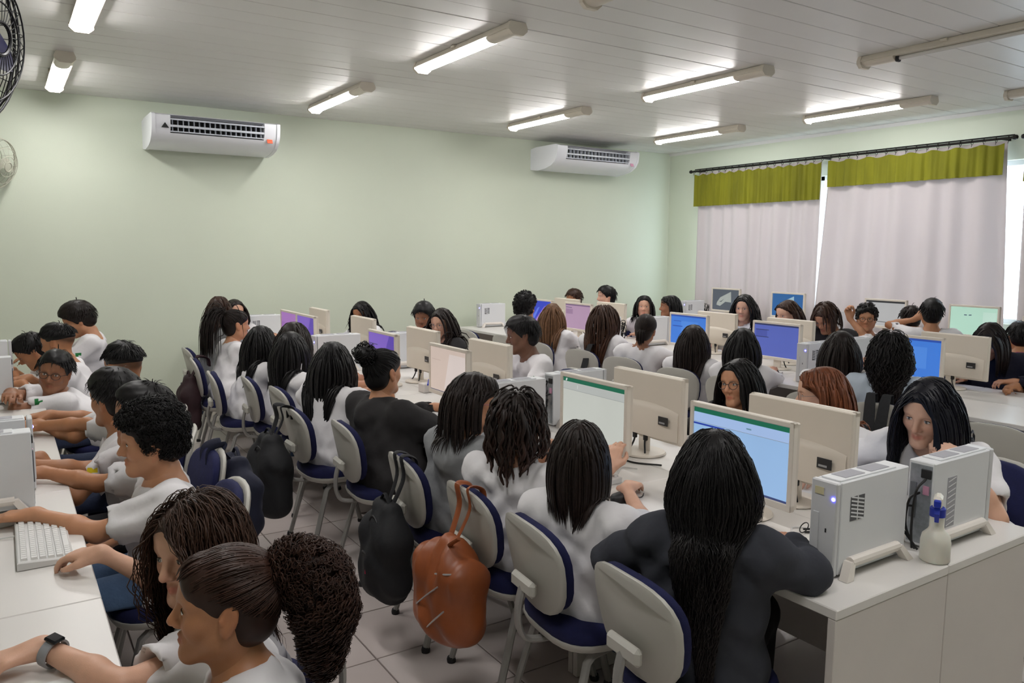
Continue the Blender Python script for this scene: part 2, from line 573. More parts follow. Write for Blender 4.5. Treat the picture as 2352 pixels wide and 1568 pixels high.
_nt.links.new(_b.outputs[0], _m.inputs[1]); _nt.links.new(_tl.outputs[0], _m.inputs[2])
_nt.links.new(_m.outputs[0], _nt.nodes['Material Output'].inputs[0])
rodm = mat('dark curtain rod', (38, 36, 34), rough=0.45, metal=0.6)

def cloth(x, ya, yb, za, zb, waves, amp, seed, lean=(0, 0), ruffle=0.0, th=0.005, nz=10, tops=None):
    r = np.random.default_rng(seed)
    n = waves * 10
    ph = r.random(4) * 6.28
    q = MB()
    V = []
    for k in range(nz + 1):
        f = k / nz
        z = za + (zb - za) * f
        row = []
        for i in range(n + 1):
            u = i / n
            w = 2 * math.pi * waves * u
            o = amp * (math.sin(w + 0.7 * math.sin(w * 0.37 + ph[0])) + 0.45 * math.sin(w * 0.61 + ph[1]) + ruffle * math.sin(w * 2.3 + ph[2]))
            o *= 0.55 + 0.45 * (1 - f if zb > za else f)
            y = ya + (yb - ya) * u + lean[0] * (1 - f) * (1 - u) + lean[1] * (1 - f) * u
            zz = z
            if tops is not None and f > 0.5:
                zz += tops * math.sin(w * 0.5 + ph[3]) * (f - 0.5) * 2
            row.append((x + o, y, zz))
        V.append(row)
    def grid(off, flip):
        vs = [(p[0] + off, p[1], p[2]) for row in V for p in row]
        fs = []
        for k in range(nz):
            for i in range(n):
                a = k * (n + 1) + i
                fs.append((a, a + 1, a + n + 2, a + n + 1))
        q.add(vs, fs)
    grid(-th / 2, False)
    base = len(q.v)
    grid(th / 2, True)
    m = n + 1
    rim = [i for i in range(m)] + [k * m + n for k in range(1, nz + 1)] + [nz * m + i for i in range(n - 1, -1, -1)] + [k * m for k in range(nz - 1, 0, -1)]
    for a, b in zip(rim, rim[1:] + rim[:1]):
        q.f.append((a, b, b + base, a + base)); q.m.append(0)
    return q
CX = X1 - 0.16
for ya, yb, lean, sd, w, lb in [(6.02, 8.02, (0.0, 0.0), 1, 9, 'pale grey curtain hanging in the far corner, left of the gap'),
                                (3.93, 5.90, (-0.12, 0.14), 2, 7, 'wide pale grey curtain to the right of the bright gap'),
                                (1.6, 3.74, (0, -0.05), 3, 9, 'pale grey curtain cut by the right edge')]:
    c = cloth(CX + 0.03, ya, yb, 0.35, 2.84, w, 0.034, sd, lean).build('curtain', curt, angle=80)
    tag(c, lb, 'curtain', 'window curtains')
for ya, yb, za, sd, w, lb in [(5.98, 8.06, 2.36, 5, 26, 'tall gathered olive green valance in the far corner'),
                              (3.92, 5.90, 2.50, 6, 16, 'shallow olive green valance with loose folds beside the bright gap'),
                              (1.6, 3.72, 2.42, 7, 16, 'olive green valance cut by the right edge')]:
    c = cloth(CX - 0.035, ya, yb, za, 2.80, w, 0.014, sd, ruffle=0.35, nz=6, tops=0.012).build('valance', greenf, angle=80)
    tag(c, lb, 'valance', 'green valances')
def rod(ya, yb, label):
    t = thing('curtain_rod', label, 'curtain rod', (CX, ya, 2.86))
    MB().tube([(0, 0, 0), (0, yb - ya, 0)], 0.013, 10).build('rod', rodm, t)
    MB().tube([(0.05, 0.03, 0.03), (0.05, yb - ya - 0.03, 0.03)], 0.008, 8).build('second_rod', rodm, t)
    for yy in (0, yb - ya):
        MB().lathe([(0.0, -0.03), (0.02, -0.02), (0.026, 0.0), (0.02, 0.02), (0.0, 0.03)], (0, yy, 0), 12, axis='y').build('finial', rodm, t)
    for yy in (0.12, (yb - ya) / 2, yb - ya - 0.12):
        MB().box((0.08, yy, 0.0), (0.16, 0.02, 0.025)).build('bracket', rodm, t)
    ring = MB().tube([(0.02 * math.cos(a), 0, -0.008 + 0.024 * math.sin(a)) for a in np.linspace(0, 2 * math.pi, 12, endpoint=False)], 0.003, 5, closed=True)
    hook = ring.tube([(0, 0, -0.03), (-0.012, 0, -0.055)], 0.0025, 5)
    me = ring.mesh('ring'); me.materials.append(rodm)
    n = int((yb - ya) / 0.115)
    for k in range(n):
        place('ring', me, None, t, (0, 0.06 + (yb - ya - 0.12) * k / (n - 1), 0))
rod(3.84, 8.16, 'long dark curtain rod with rings across both near curtains')
rod(1.4, 3.76, 'dark curtain rod end at the right edge')
# ================================================================== DESKS
deskm = mat('white desk laminate', (226, 223, 219), rough=0.32, var=0.02, scale=3, stretch=(1, 0.15, 1))
edgem = mat('desk edge band', (198, 194, 184), rough=0.45, var=0.02)
panelm = mat('warm white desk panel', (214, 208, 203), rough=0.45, var=0.02)
DW, DL, DZ = 0.58, 1.16, 0.75
def desk_parts(root):
    q = MB().rbox((0, 0, DZ - 0.015), (DW - 0.003, DL - 0.003, 0.03), 0.003)
    q.build('tabletop', deskm, root)
    for s in (-1, 1):
        MB().rbox((0, s * (DL / 2 - 0.016), (DZ - 0.03) / 2 + 0.003), (DW - 0.004, 0.026, DZ - 0.037), 0.002).build('side_panel', panelm, root)
    MB().rbox((DW / 2 - 0.03, 0, 0.5), (0.018, DL - 0.062, 0.40), 0.002).build('modesty_panel', panelm, root)
desk0 = thing('desk', 'x', 'desk')
desk_parts(desk0)
DESKS = []
def desk(cx, cy, flip, label, group):
    o = desk0 if not DESKS else copy_tree(desk0)
    o.location = (cx, cy, 0)
    o.rotation_euler = (0, 0, math.pi if flip else 0)
    rename(o, label, group)
    DESKS.append(o)
ORD = ['nearest', 'second', 'third', 'fourth', 'fifth', 'farthest']
I1Y, I2Y, LY = 1.196, 1.62, 0.036
for k in range(6):
    y = I1Y + (k + 0.5) * DL
    desk(2.14, y, False, 'white desk with a white tower on its near corner, open end panel facing us' if k == 0 else '%s white desk along the aisle side of the middle island' % ORD[k], 'desks of the middle island')
    desk(2.72, y, True, 'white desk at the island end, behind the spray bottle' if k == 0 else '%s white desk along the far side of the middle island' % ORD[k], 'desks of the middle island')
    y = LY + (k + 0.5) * DL
    desk(-0.105, y, True, 'white desk at the lower left with the printed sheet on it' if k == 1 else 'white desk holding the big keyboard at the left' if k == 2 else '%s white desk in the left row, aisle side' % ORD[k], 'desks of the left row')
    y = I2Y + (k + 0.5) * DL
    desk(5.09, y, False, '%s white desk of the second island, side facing the camera' % ORD[k], 'desks of the second island')
    desk(5.67, y, True, '%s white desk of the second island, window side' % ORD[k], 'desks of the second island')
    desk(8.04, y, False, '%s white desk under the curtains' % ORD[k], 'desks along the window wall')
for k in (2, 3, 4, 5):
    desk(-0.685, LY + (k + 0.5) * DL, False, '%s white desk in the left row, far side' % ORD[k], 'desks of the left row')

def sub(root, tree):
    ch = {}
    for c in root.children:
        ch.setdefault(c.name.split('.')[0], []).append(c)
    for part, kids in tree.items():
        for k in kids:
            for i, c in enumerate(ch.get(k, [])):
                c.parent = ch[part][min(i, len(ch[part]) - 1)]
# ================================================================== MONITORS
bezm = mat('cream monitor plastic', (226, 218, 206), rough=0.4, var=0.015)
backm = mat('ivory monitor back', (216, 207, 194), rough=0.45, var=0.015)
cablem = mat('black cable rubber', (16, 16, 18), rough=0.5)
labelm = mat('dark rating plate', (42, 42, 44), rough=0.4)
silverm = mat('silver print', (170, 172, 176), rough=0.3, metal=0.4)
MW, MH = 0.48, 0.315
E_ = {}
def em(key, col, s=0.44):
    return emit('screen ' + key, col, s, var=0.08, scale=4)
SC_DARK = em('dark navy', (40, 48, 90), 0.5)
SCREENS = {
 'sheet_pale': [(em('pale sheet', (205, 208, 200)), [(0, 0), (1, 0), (1, 1), (0, 1)]), (em('sheet green', (16, 106, 78)), [(0, .93), (1, .93), (1, 1), (0, 1)]),
                (em('ribbon', (190, 194, 190)), [(0, .80), (1, .80), (1, .925), (0, .925)]), (em('sheet line', (140, 145, 145)), [(0, .795), (1, .795), (1, .80), (0, .80)]), (em('task bar', (52, 66, 116)), [(0, 0), (1, 0), (1, .035), (0, .035)]),
                (em('tab white', (232, 236, 236)), [(.05, .94), (.07, .94), (.08, .985), (.06, .985)]), (em('ribbon mark', (215, 220, 216)), [(.25, .83), (.26, .83), (.26, .9), (.25, .9)])],
 'sheet_blue': [(em('blue sheet', (158, 196, 240)), [(0, 0), (1, 0), (1, 1), (0, 1)]), (em('sheet green', (16, 106, 78)), [(0, .935), (1, .935), (1, 1), (0, 1)]),
                (em('blue ribbon', (172, 200, 244)), [(0, .80), (1, .80), (1, .93), (0, .93)]), (em('sheet line', (140, 145, 145)), [(0, .795), (1, .795), (1, .80), (0, .80)]),
                (em('blue bar', (32, 62, 170)), [(0, .76), (.35, .76), (.35, .785), (0, .785)]), (em('task bar', (52, 66, 116)), [(0, 0), (1, 0), (1, .045), (0, .045)]),
                (em('ribbon icon', (110, 150, 170)), [(.58, .85), (.63, .85), (.63, .87), (.58, .87)])],
 'beige': [(em('beige page', (216, 196, 184)), [(0, 0), (1, 0), (1, 1), (0, 1)]), (em('beige light', (226, 212, 206)), [(.4, .1), (1, .1), (1, .9), (.55, .9)]), (em('beige line', (170, 148, 138)), [(.05, .72), (.3, .715), (.3, .722), (.05, .727)]), (SC_DARK, [(0, 0), (1, 0), (1, .03), (0, .03)])],
 'violet': [(em('violet desktop', (92, 68, 176)), [(0, 0), (1, 0), (1, 1), (0, 1)]), (em('violet light', (128, 96, 200)), [(0, .4), (.6, .45), (.8, 1), (0, 1)]), (SC_DARK, [(0, .7), (.35, .7), (.35, .72), (0, .72)]), (em('violet dark', (60, 40, 130)), [(.6, 0), (1, 0), (1, .6)])],
 'pinkviolet': [(em('pink violet desktop', (168, 116, 190)), [(0, 0), (1, 0), (1, 1), (0, 1)]), (em('pink violet band', (150, 98, 176)), [(0, .36), (1, .4), (1, .6), (0, .68)]), (SC_DARK, [(0, 0), (1, 0), (1, .04), (0, .04)])],
 'blue': [(em('bright blue desktop', (64, 130, 228)), [(0, 0), (1, 0), (1, 1), (0, 1)]), (em('blue window', (80, 144, 236)), [(.3, .25), (.78, .25), (.78, .8), (.3, .8)]), (em('blue shadow', (34, 78, 176)), [(.08, .78), (.3, .78), (.3, .8), (.08, .8)]), (em('blue shadow', (34, 78, 176)), [(.06, .6), (.34, .6), (.34, .63), (.06, .63)]),
          (em('cyan block', (60, 160, 214)), [(.44, .3), (.62, .3), (.62, .38), (.44, .38)]), (em('blue shadow', (34, 78, 176)), [(0, .95), (1, .95), (1, 1), (0, 1)])],
 'indigo': [(em('indigo desktop', (88, 104, 190)), [(0, 0), (1, 0), (1, 1), (0, 1)]), (em('indigo window', (74, 88, 172)), [(.04, .6), (.3, .6), (.3, .82), (.04, .82)]), (SC_DARK, [(0, .955), (1, .955), (1, 1), (0, 1)]), (SC_DARK, [(.04, .8), (.34, .8), (.34, .82), (.04, .82)]), (SC_DARK, [(.04, .58), (.34, .58), (.34, .6), (.04, .6)])],
 'swirl': [(em('swirl blue', (34, 60, 200)), [(0, 0), (1, 0), (1, 1), (0, 1)]), (em('swirl mauve', (120, 96, 216)), [(.2, .05), (.42, 0), (.9, .82), (.7, .8)]), (em('swirl pink', (196, 150, 214)), [(.3, .12), (.4, .1), (.78, .74), (.68, .72)]), (em('swirl light', (90, 120, 236)), [(.05, .1), (.16, 0), (.5, .75), (.4, .7)])],
 'mauve': [(em('mauve page', (186, 152, 182)), [(0, 0), (1, 0), (1, 1), (0, 1)]), (SC_DARK, [(.02, .86), (.26, .85), (.26, .87), (.02, .88)]), (em('mauve block', (160, 126, 160)), [(.02, .6), (.3, .6), (.3, .8), (.02, .8)]), (em('mauve line', (120, 92, 130)), [(0, .95), (1, .95), (1, 1), (0, 1)])],
 'greyshape': [(em('slate wallpaper', (92, 100, 112), .36), [(0, 0), (1, 0), (1, 1), (0, 1)]), (em('slate pale', (190, 196, 190), .36), [(.18, .38), (.3, .62), (.7, .92), (.72, .4), (.5, .42), (.3, .2), (.16, .25)]), (em('slate dark', (60, 66, 76), .36), [(.26, .42), (.34, .4), (.46, .58), (.34, .44)]), (em('slate mid', (130, 138, 146), .36), [(.72, .3), (.95, .2), (.95, .36), (.74, .4)])],
 'blueshape': [(em('azure wallpaper', (36, 104, 170), .4), [(0, 0), (1, 0), (1, 1), (0, 1)]), (em('azure pale', (168, 204, 222), .4), [(.18, .38), (.3, .62), (.7, .92), (.72, .4), (.5, .42), (.3, .2), (.16, .25)]), (em('azure dark', (24, 82, 140), .4), [(.26, .42), (.36, .4), (.52, .6), (.36, .42)])],
 'greypage': [(em('grey page', (196, 196, 196), .4), [(0, 0), (1, 0), (1, 1), (0, 1)]), (em('page dark', (44, 46, 50), .36), [(0, .93), (1, .93), (1, 1), (0, 1)]), (em('page side', (150, 152, 156), .36), [(0, .62), (.16, .62), (.16, .9), (0, .9)]), (em('page dark', (44, 46, 50), .36), [(.05, .2), (.9, .12), (.9, .14), (.05, .22)])],
 'mint': [(em('mint page', (186, 226, 206), .46), [(0, 0), (1, 0), (1, 1), (0, 1)]), (em('mint block', (200, 232, 216), .46), [(.7, .1), (.97, .1), (.97, .85), (.7, .85)]), (SC_DARK, [(.3, .7), (.36, .7), (.36, .73), (.3, .73)]), (SC_DARK, [(.4, .7), (.46, .71), (.46, .74), (.4, .73)])],
 'cyan': [(em('cyan page', (160, 206, 224), .46), [(0, 0), (1, 0), (1, 1), (0, 1)]), (em('cyan block', (120, 176, 214), .46), [(.1, .2), (.6, .2), (.6, .7), (.1, .7)])],
}
def mon_back(root):
    # housing: thin upper plate, raised lower half with a bowed upper edge
    b = MB()
    b.rbox((0.018, 0, 0.235), (0.022, MW - 0.006, MH - 0.006), 0.004)
    b.build('back_plate', backm, root)
    b = MB()
    ring = []
    n = 14
    for zz, off in ((0.085, 0.0), (0.095, 1.0), (0.205, 1.0), (0.225, 0.55), (0.235, 0.0)):
        r = []
        for k in range(n + 1):
            y = -MW * 0.46 + MW * 0.92 * k / n
            bow = 0.022 * (1 - (2 * k / n - 1) ** 2)
            r.append((0.026 + 0.024 * off * (0.35 + 0.65 * min(1, 3.0 * min(k, n - k) / n)), y, zz + (bow if zz > 0.15 else 0)))
        ring.append(r)
    vs = [p for r in ring for p in r]
    m = n + 1
    fs = [(i * m + k, i * m + k + 1, (i + 1) * m + k + 1, (i + 1) * m + k) for i in range(4) for k in range(n)]
    b.add(vs, fs)
    for k in (0, n):
        b.add([r[k] for r in ring], [(0, 1, 2, 3, 4)])
    b.build('back_cover', backm, root)
    p = MB().rbox((0.051, MW * 0.30, 0.185), (0.004, 0.062, 0.04), 0.001)
    p.build('rating_plate', labelm, root)
    MB().box((0.0535, MW * 0.29, 0.176), (0.001, 0.036, 0.008)).build('plate_print', silverm, root)
    for yy, dy in ((0.02, 0.05), (-0.055, -0.01)):
        c = MB()
        c.tube(bez([(0.04, yy, 0.09), (0.045, yy, 0.055), (0.07, yy + dy * 0.6, 0.012), (0.10, yy + dy, 0.006)], 5), 0.0045, 6)
        c.rbox((0.04, yy, 0.082), (0.016, 0.022, 0.03), 0.003)
        c.build('cable', cablem, root)
def mon_front(root):
    b = MB()
    t = 0.02
    z0, z1 = 0.0775, 0.0775 + MH
    b.rbox((0, 0, z1 - t / 2), (0.024, MW, t), 0.003); b.rbox((0, 0, z0 + t * 0.65), (0.024, MW, t * 1.3), 0.003)
    for s in (-1, 1):
        b.rbox((0, s * (MW / 2 - t / 2), (z0 + z1) / 2), (0.024, t, MH), 0.003)
    b.build('bezel', bezm, root)
    MB().rbox((0.028, 0, 0.08), (0.02, 0.07, 0.16), 0.006).build('stand_neck', bezm, root)
    MB().lathe([(0.0, 0.001), (0.105, 0.001), (0.11, 0.005), (0.105, 0.012), (0.02, 0.017), (0.0, 0.017)], (0.035, 0, 0), 28).build('stand_base', bezm, root)
mon0 = bpy.data.objects.new('monitor', None); COL.objects.link(mon0)
mon_front(mon0); mon_back(mon0)
sub(mon0, {'back_cover': ['rating_plate', 'plate_print']})
MONS = []
def monitor(x, y, kind, flip, label, group, lift=0.0, z=DZ, turn=0.0):
    o = mon0 if not MONS else copy_tree(mon0)
    if MONS:
        for ch in list(o.children):
            if ch.name.startswith('screen'):
                bpy.data.objects.remove(ch)
    o.location = (x, y, z)
    o.rotation_euler = (0, 0, (math.pi if flip else 0) + turn)
    tag(o, label, 'monitor', group)
    MONS.append(o)
    q = MB(); ms = []
    w, h = MW - 0.034, MH - 0.042
    for i, (m, poly) in enumerate(SCREENS[kind]):
        if m not in ms: ms.append(m)
        q.add([(-0.006 - 0.0004 * i, w / 2 - u * w, 0.099 + v * h) for u, v in poly], [tuple(range(len(poly)))], ms.index(m))
    me = bpy.data.meshes.new('screen')
    me.from_pydata(q.v, [], q.f)
    for m in ms: me.materials.append(m)
    me.polygons.foreach_set('material_index', q.m); me.update()
    s = place('screen', me, None, o)
    if lift:
        for ch in o.children:
            if ch.name.split('.')[0] in ('bezel', 'back_plate', 'back_cover', 'screen', 'cable'):
                ch.location.z = lift
    if lift:
        MB().rbox((0.028, 0, 0.12), (0.02, 0.07, 0.2), 0.006).build('riser', bezm, o)
    return o
g1 = 'monitors on the middle island'; g2 = 'monitors on the second island'; g3 = 'monitors along the window wall'
A, B = 2.235, 2.585
monitor(A, 1.875, 'sheet_blue', False, 'monitor showing a blue spreadsheet in front of the girl in the dark hoodie', g1)
monitor(A, 2.72, 'sheet_pale', False, 'monitor showing a pale grey spreadsheet with a green bar', g1)
monitor(A, 4.10, 'beige', False, 'monitor with a beige screen between the bun and the long bob', g1)
monitor(A, 5.08, 'violet', False, 'monitor with a violet screen behind the hair bun', g1)
monitor(A, 6.72, 'violet', False, 'monitor with a dark violet screen near the back wall', g1)
monitor(A, 7.2, 'pinkviolet', False, 'farthest monitor of the aisle side, with a pinkish violet screen', g1)
monitor(B, 1.87, 'sheet_blue', True, 'ivory monitor back right beside the two white towers', g1)
monitor(B, 2.72, 'sheet_pale', True, 'ivory monitor back with a black cable, left of the auburn hair', g1)
monitor(B, 4.18, 'beige', True, 'ivory monitor back in front of the boy with the green sleeve mark', g1)
monitor(B, 5.12, 'violet', True, 'ivory monitor back hiding the mouths of a boy and a girl in glasses', g1)
monitor(B, 6.25, 'violet', True, 'small ivory monitor back below the dark head at the back wall', g1)
monitor(B, 7.35, 'violet', True, 'ivory monitor back behind the pinkish violet screen', g1)
A2, B2 = 5.36, 5.73
monitor(A2, 3.02, 'blue', False, 'monitor with a bright blue screen beside the light blue shirt', g2)
monitor(A2, 4.16, 'indigo', False, 'monitor with an indigo screen and dark title bar', g2)
monitor(A2, 5.15, 'blue', False, 'monitor with a bright blue screen behind the cable tangle', g2)
monitor(A2, 6.82, 'mauve', False, 'monitor with a mauve page on the second island', g2)
monitor(A2, 7.55, 'swirl', False, 'monitor with a blue and purple swirl behind the curly dark hair', g2)
monitor(B2, 2.90, 'blue', True, 'ivory monitor back in front of the person in the black sweater', g2)
monitor(B2, 4.30, 'indigo', True, 'ivory monitor back beside the indigo screen', g2)
monitor(B2, 5.13, 'blue', True, 'ivory monitor back with dark scribbled sockets below the black hair', g2)
monitor(B2, 6.68, 'mauve', True, 'ivory monitor back held by a hand beside the long black hair', g2)
monitor(B2, 7.5, 'swirl', True, 'ivory monitor back farthest on the second island', g2)
WX = 7.98
monitor(WX, 7.02, 'greyshape', False, 'window-side monitor with a slate grey wallpaper', g3, 0.1)
monitor(WX, 6.05, 'blueshape', False, 'window-side monitor with an azure blue wallpaper', g3, 0.09)
monitor(WX, 4.80, 'greypage', False, 'window-side monitor with a grey page behind the boy giving thumbs up', g3, 0.08)
monitor(WX, 3.88, 'mint', False, 'window-side monitor with a mint green page', g3, 0.07)
monitor(WX, 3.2, 'cyan', False, 'window-side monitor with a cyan page near the right edge', g3, 0.0)

# ================================================================== TOWERS
towm = mat('white tower metal', (224, 226, 229), rough=0.38, var=0.01)
towf = mat('tower front plastic', (210, 211, 213), rough=0.35, var=0.015)
ventm = mat('tower vent grey', (165, 165, 172), rough=0.6)
ventd = mat('vent slot dark', (92, 92, 96), rough=0.7)
ledm = emit('blue power light', (70, 70, 255), 9.0)
ledc = emit('power light core', (225, 225, 255), 6.0)
railm = mat('tower foot plastic', (228, 221, 213), rough=0.4, var=0.01)
notem = mat('yellow sticker', (206, 198, 160), rough=0.7)
portm = mat('galvanised port plate', (170, 176, 182), rough=0.35, metal=0.6, var=0.15, scale=60)
TD, TW, TH = 0.385, 0.085, 0.285
def tower_parts(r):
    MB().rbox((0.006, 0, 0.008 + TH / 2), (TD - 0.03, TW, TH), 0.003).build('case', towm, r)
    f = MB().rbox((-TD / 2 + 0.006, 0, 0.008 + TH / 2), (0.02, TW + 0.003, TH + 0.003), 0.004)
    f.build('front_panel', towf, r)
    MB().box((-TD / 2 - 0.0045, -0.012, 0.145), (0.002, 0.004, 0.012)).build('key_slot', darkm, r)
    MB().box((-TD / 2 - 0.0045, -0.012, 0.03), (0.002, 0.01, 0.014)).build('maker_badge', silverm, r)
    MB().rbox((-TD / 2 - 0.005, 0.022, 0.12), (0.003, 0.02, 0.15), 0.001).build('drive_cover', towf, r)
    MB().lathe([(0.0, -0.002), (0.006, -0.002), (0.006, 0.002), (0.0, 0.002)], (-TD / 2 - 0.005, -0.033, 0.245), 12, axis='x').build('power_light', ledm, r)
    MB().lathe([(0.0, -0.001), (0.0025, -0.001), (0.0025, 0.001), (0.0, 0.001)], (-TD / 2 - 0.0075, -0.033, 0.245), 8, axis='x').build('light_core', ledc, r)
    # top lid in two raised fields with a vent
    MB().rbox((-0.02, 0, TH + 0.010), (TD - 0.09, TW - 0.02, 0.006), 0.002).build('lid', towm, r)
    for cx in (-0.08, 0.05):
        MB().rbox((cx, 0, TH + 0.0135), (0.10, TW - 0.035, 0.003), 0.001).build('top_vent', ventm, r)
    # square slotted vent on one side
    MB().box((-0.09, -TW / 2 - 0.0006, 0.205), (0.07, 0.0012, 0.075)).build('side_vent', ventd, r)
    bars = MB()
    for k in range(6):
        bars.box((-0.09, -TW / 2 - 0.0016, 0.176 + k * 0.0118), (0.066, 0.001, 0.0045), rot=Matrix.Rotation(math.radians(14), 3, 'Y'))
    bars.box((-0.09, -TW / 2 - 0.0016, 0.205), (0.004, 0.001, 0.075))
    bars.build('vent_bars', towm, r)
    # tall perforated vent on the other side
    MB().box((0.07, TW / 2 + 0.0006, 0.15), (0.055, 0.0012, 0.17)).build('tall_vent', ventm, r)
    tb = MB()
    for k in range(9):
        tb.box((0.07, TW / 2 + 0.0016, 0.075 + k * 0.0188), (0.048, 0.001, 0.003), rot=Matrix.Rotation(math.radians(12), 3, 'Y'))
    tb.build('tall_vent_bars', towf, r)
    for s in (-1, 1):
        q = MB()
        y = s * (TW / 2 + 0.012)
        q.tube([(-0.13, y, 0.045), (0.12, y, 0.045)], 0.016, 10)
        for xx, d in ((-0.13, -0.035), (0.12, 0.035)):
            q.loft([[(xx - 0.012, y - 0.013, 0.05), (xx + 0.012, y - 0.013, 0.05), (xx + 0.012, y + 0.013, 0.05), (xx - 0.012, y + 0.013, 0.05)],
                    [(xx + d - 0.016, y - 0.016 + s * 0.012, 0.001), (xx + d + 0.016, y - 0.016 + s * 0.012, 0.001), (xx + d + 0.016, y + 0.012 + s * 0.012, 0.001), (xx + d - 0.016, y + 0.012 + s * 0.012, 0.001)]])
        q.build('foot_rail', railm, r)
    # rear plate with sockets
    MB().rbox((TD / 2 - 0.0095, 0, 0.15), (0.003, TW - 0.012, TH - 0.02), 0.001).build('rear_plate', portm, r)
    MB().rbox((TD / 2 - 0.006, 0.018, 0.255), (0.006, 0.034, 0.03), 0.002).build('power_socket', darkm, r)
    MB().rbox((TD / 2 - 0.006, -0.022, 0.16), (0.004, 0.02, 0.12), 0.001).build('port_column', mat('port grey', (120, 124, 130), rough=0.4, metal=0.4), r)
    MB().rbox((TD / 2 - 0.006, 0.02, 0.2), (0.004, 0.02, 0.03), 0.001).build('port_block', pinkm, r)
tow0 = bpy.data.objects.new('computer_tower', None); COL.objects.link(tow0)
tower_parts(tow0)
sub(tow0, {'front_panel': ['key_slot', 'maker_badge', 'drive_cover', 'power_light', 'light_core'], 'case': ['side_vent', 'vent_bars', 'tall_vent', 'tall_vent_bars'], 'lid': ['top_vent'], 'rear_plate': ['power_socket', 'port_column', 'port_block']})
TOWS = []
def tower(x, y, flip, label, group='computer towers on the desks'):
    o = tow0 if not TOWS else copy_tree(tow0)
    o.location = (x, y, DZ)
    o.rotation_euler = (0, 0, math.pi if flip else 0)
    tag(o, label, 'computer', group)
    TOWS.append(o)
    return o
TY = []
for x, y, fl, lb in [
    (2.215, 1.37, False, 'white computer tower with a glowing blue power light, nearest the camera'),
    (2.67, 1.335, True, 'white computer tower with open rear ports behind the spray bottle'),
    (2.215, 3.36, False, 'white computer tower behind the dreadlocks'),
    (2.69, 3.44, True, 'white computer tower with a cable tangle behind it, by the pale spreadsheet'),
    (2.215, 5.92, False, 'white computer tower left of the violet screen'),
    (2.67, 5.8, True, 'white computer tower right of the violet screen'),
    (2.23, 8.02, False, 'white computer tower by the back wall behind the ponytail girl'),
    (5.16, 3.62, False, 'white computer tower right of the indigo screen'),
    (5.62, 3.64, True, 'white computer tower with a slot, beside the curly black hair'),
    (5.16, 6.12, False, 'white computer tower behind the brown bun'),
    (5.62, 5.9, True, 'white computer tower with a tangle of black cables at its back'),
    (5.2, 8.4, False, 'white computer tower alone at the far left end of the second island'),
    (8.0, 7.62, False, 'white computer tower left of the slate wallpaper, by the curtain edge'),
    (8.0, 5.45, False, 'white computer tower left of the bowed brown head, by the window'),
    (8.0, 2.9, False, 'white computer tower with a blue glow at the right edge'),
    (-0.125, 3.36, False, 'white computer tower beside the big keyboard on the left desk'),
    (-0.125, 3.62, True, 'white computer tower standing behind another one on the left desk'),
    (-0.16, 5.72, False, 'white computer tower at the left edge by the boy with folded arms'),
    (-0.16, 8.0 - 1.3, True, 'white computer tower farthest along the left edge')]:
    tower(x, y, fl, lb)
n = MB().box((-TD / 2 - 0.0055, 0.014, 0.262), (0.002, 0.03, 0.022)); n.build('sticker', notem, TOWS[0])
cab = MB()
for k in range(3):
    cab.tube(bez([(TD / 2 - 0.002, 0.02 - 0.018 * k, 0.24 - 0.05 * k), (TD / 2 + 0.035, 0.01 - 0.02 * k, 0.2 - 0.03 * k), (TD / 2 + 0.03, -0.02 * k, 0.08), (TD / 2 + 0.02, 0.01 * k, 0.006)], 6), 0.004, 6)
cab.build('cable', cablem, TOWS[1])
def tangle(root, seed, x=TD / 2):
    r = np.random.default_rng(seed)
    q = MB()
    for k in range(7):
        p = [(x, r.uniform(-.03, .03), r.uniform(.1, .26))]
        for j in range(4):
            p.append((x + r.uniform(0.015, 0.06), r.uniform(-.07, .05), r.uniform(0.03, 0.24)))
        p.append((x + 0.03, r.uniform(-.05, .05), 0.006))
        q.tube(bez(p, 5), 0.0038, 5)
    q.build('cable', cablem, root)
tangle(TOWS[3], 4); tangle(TOWS[9], 5); tangle(TOWS[12], 6)

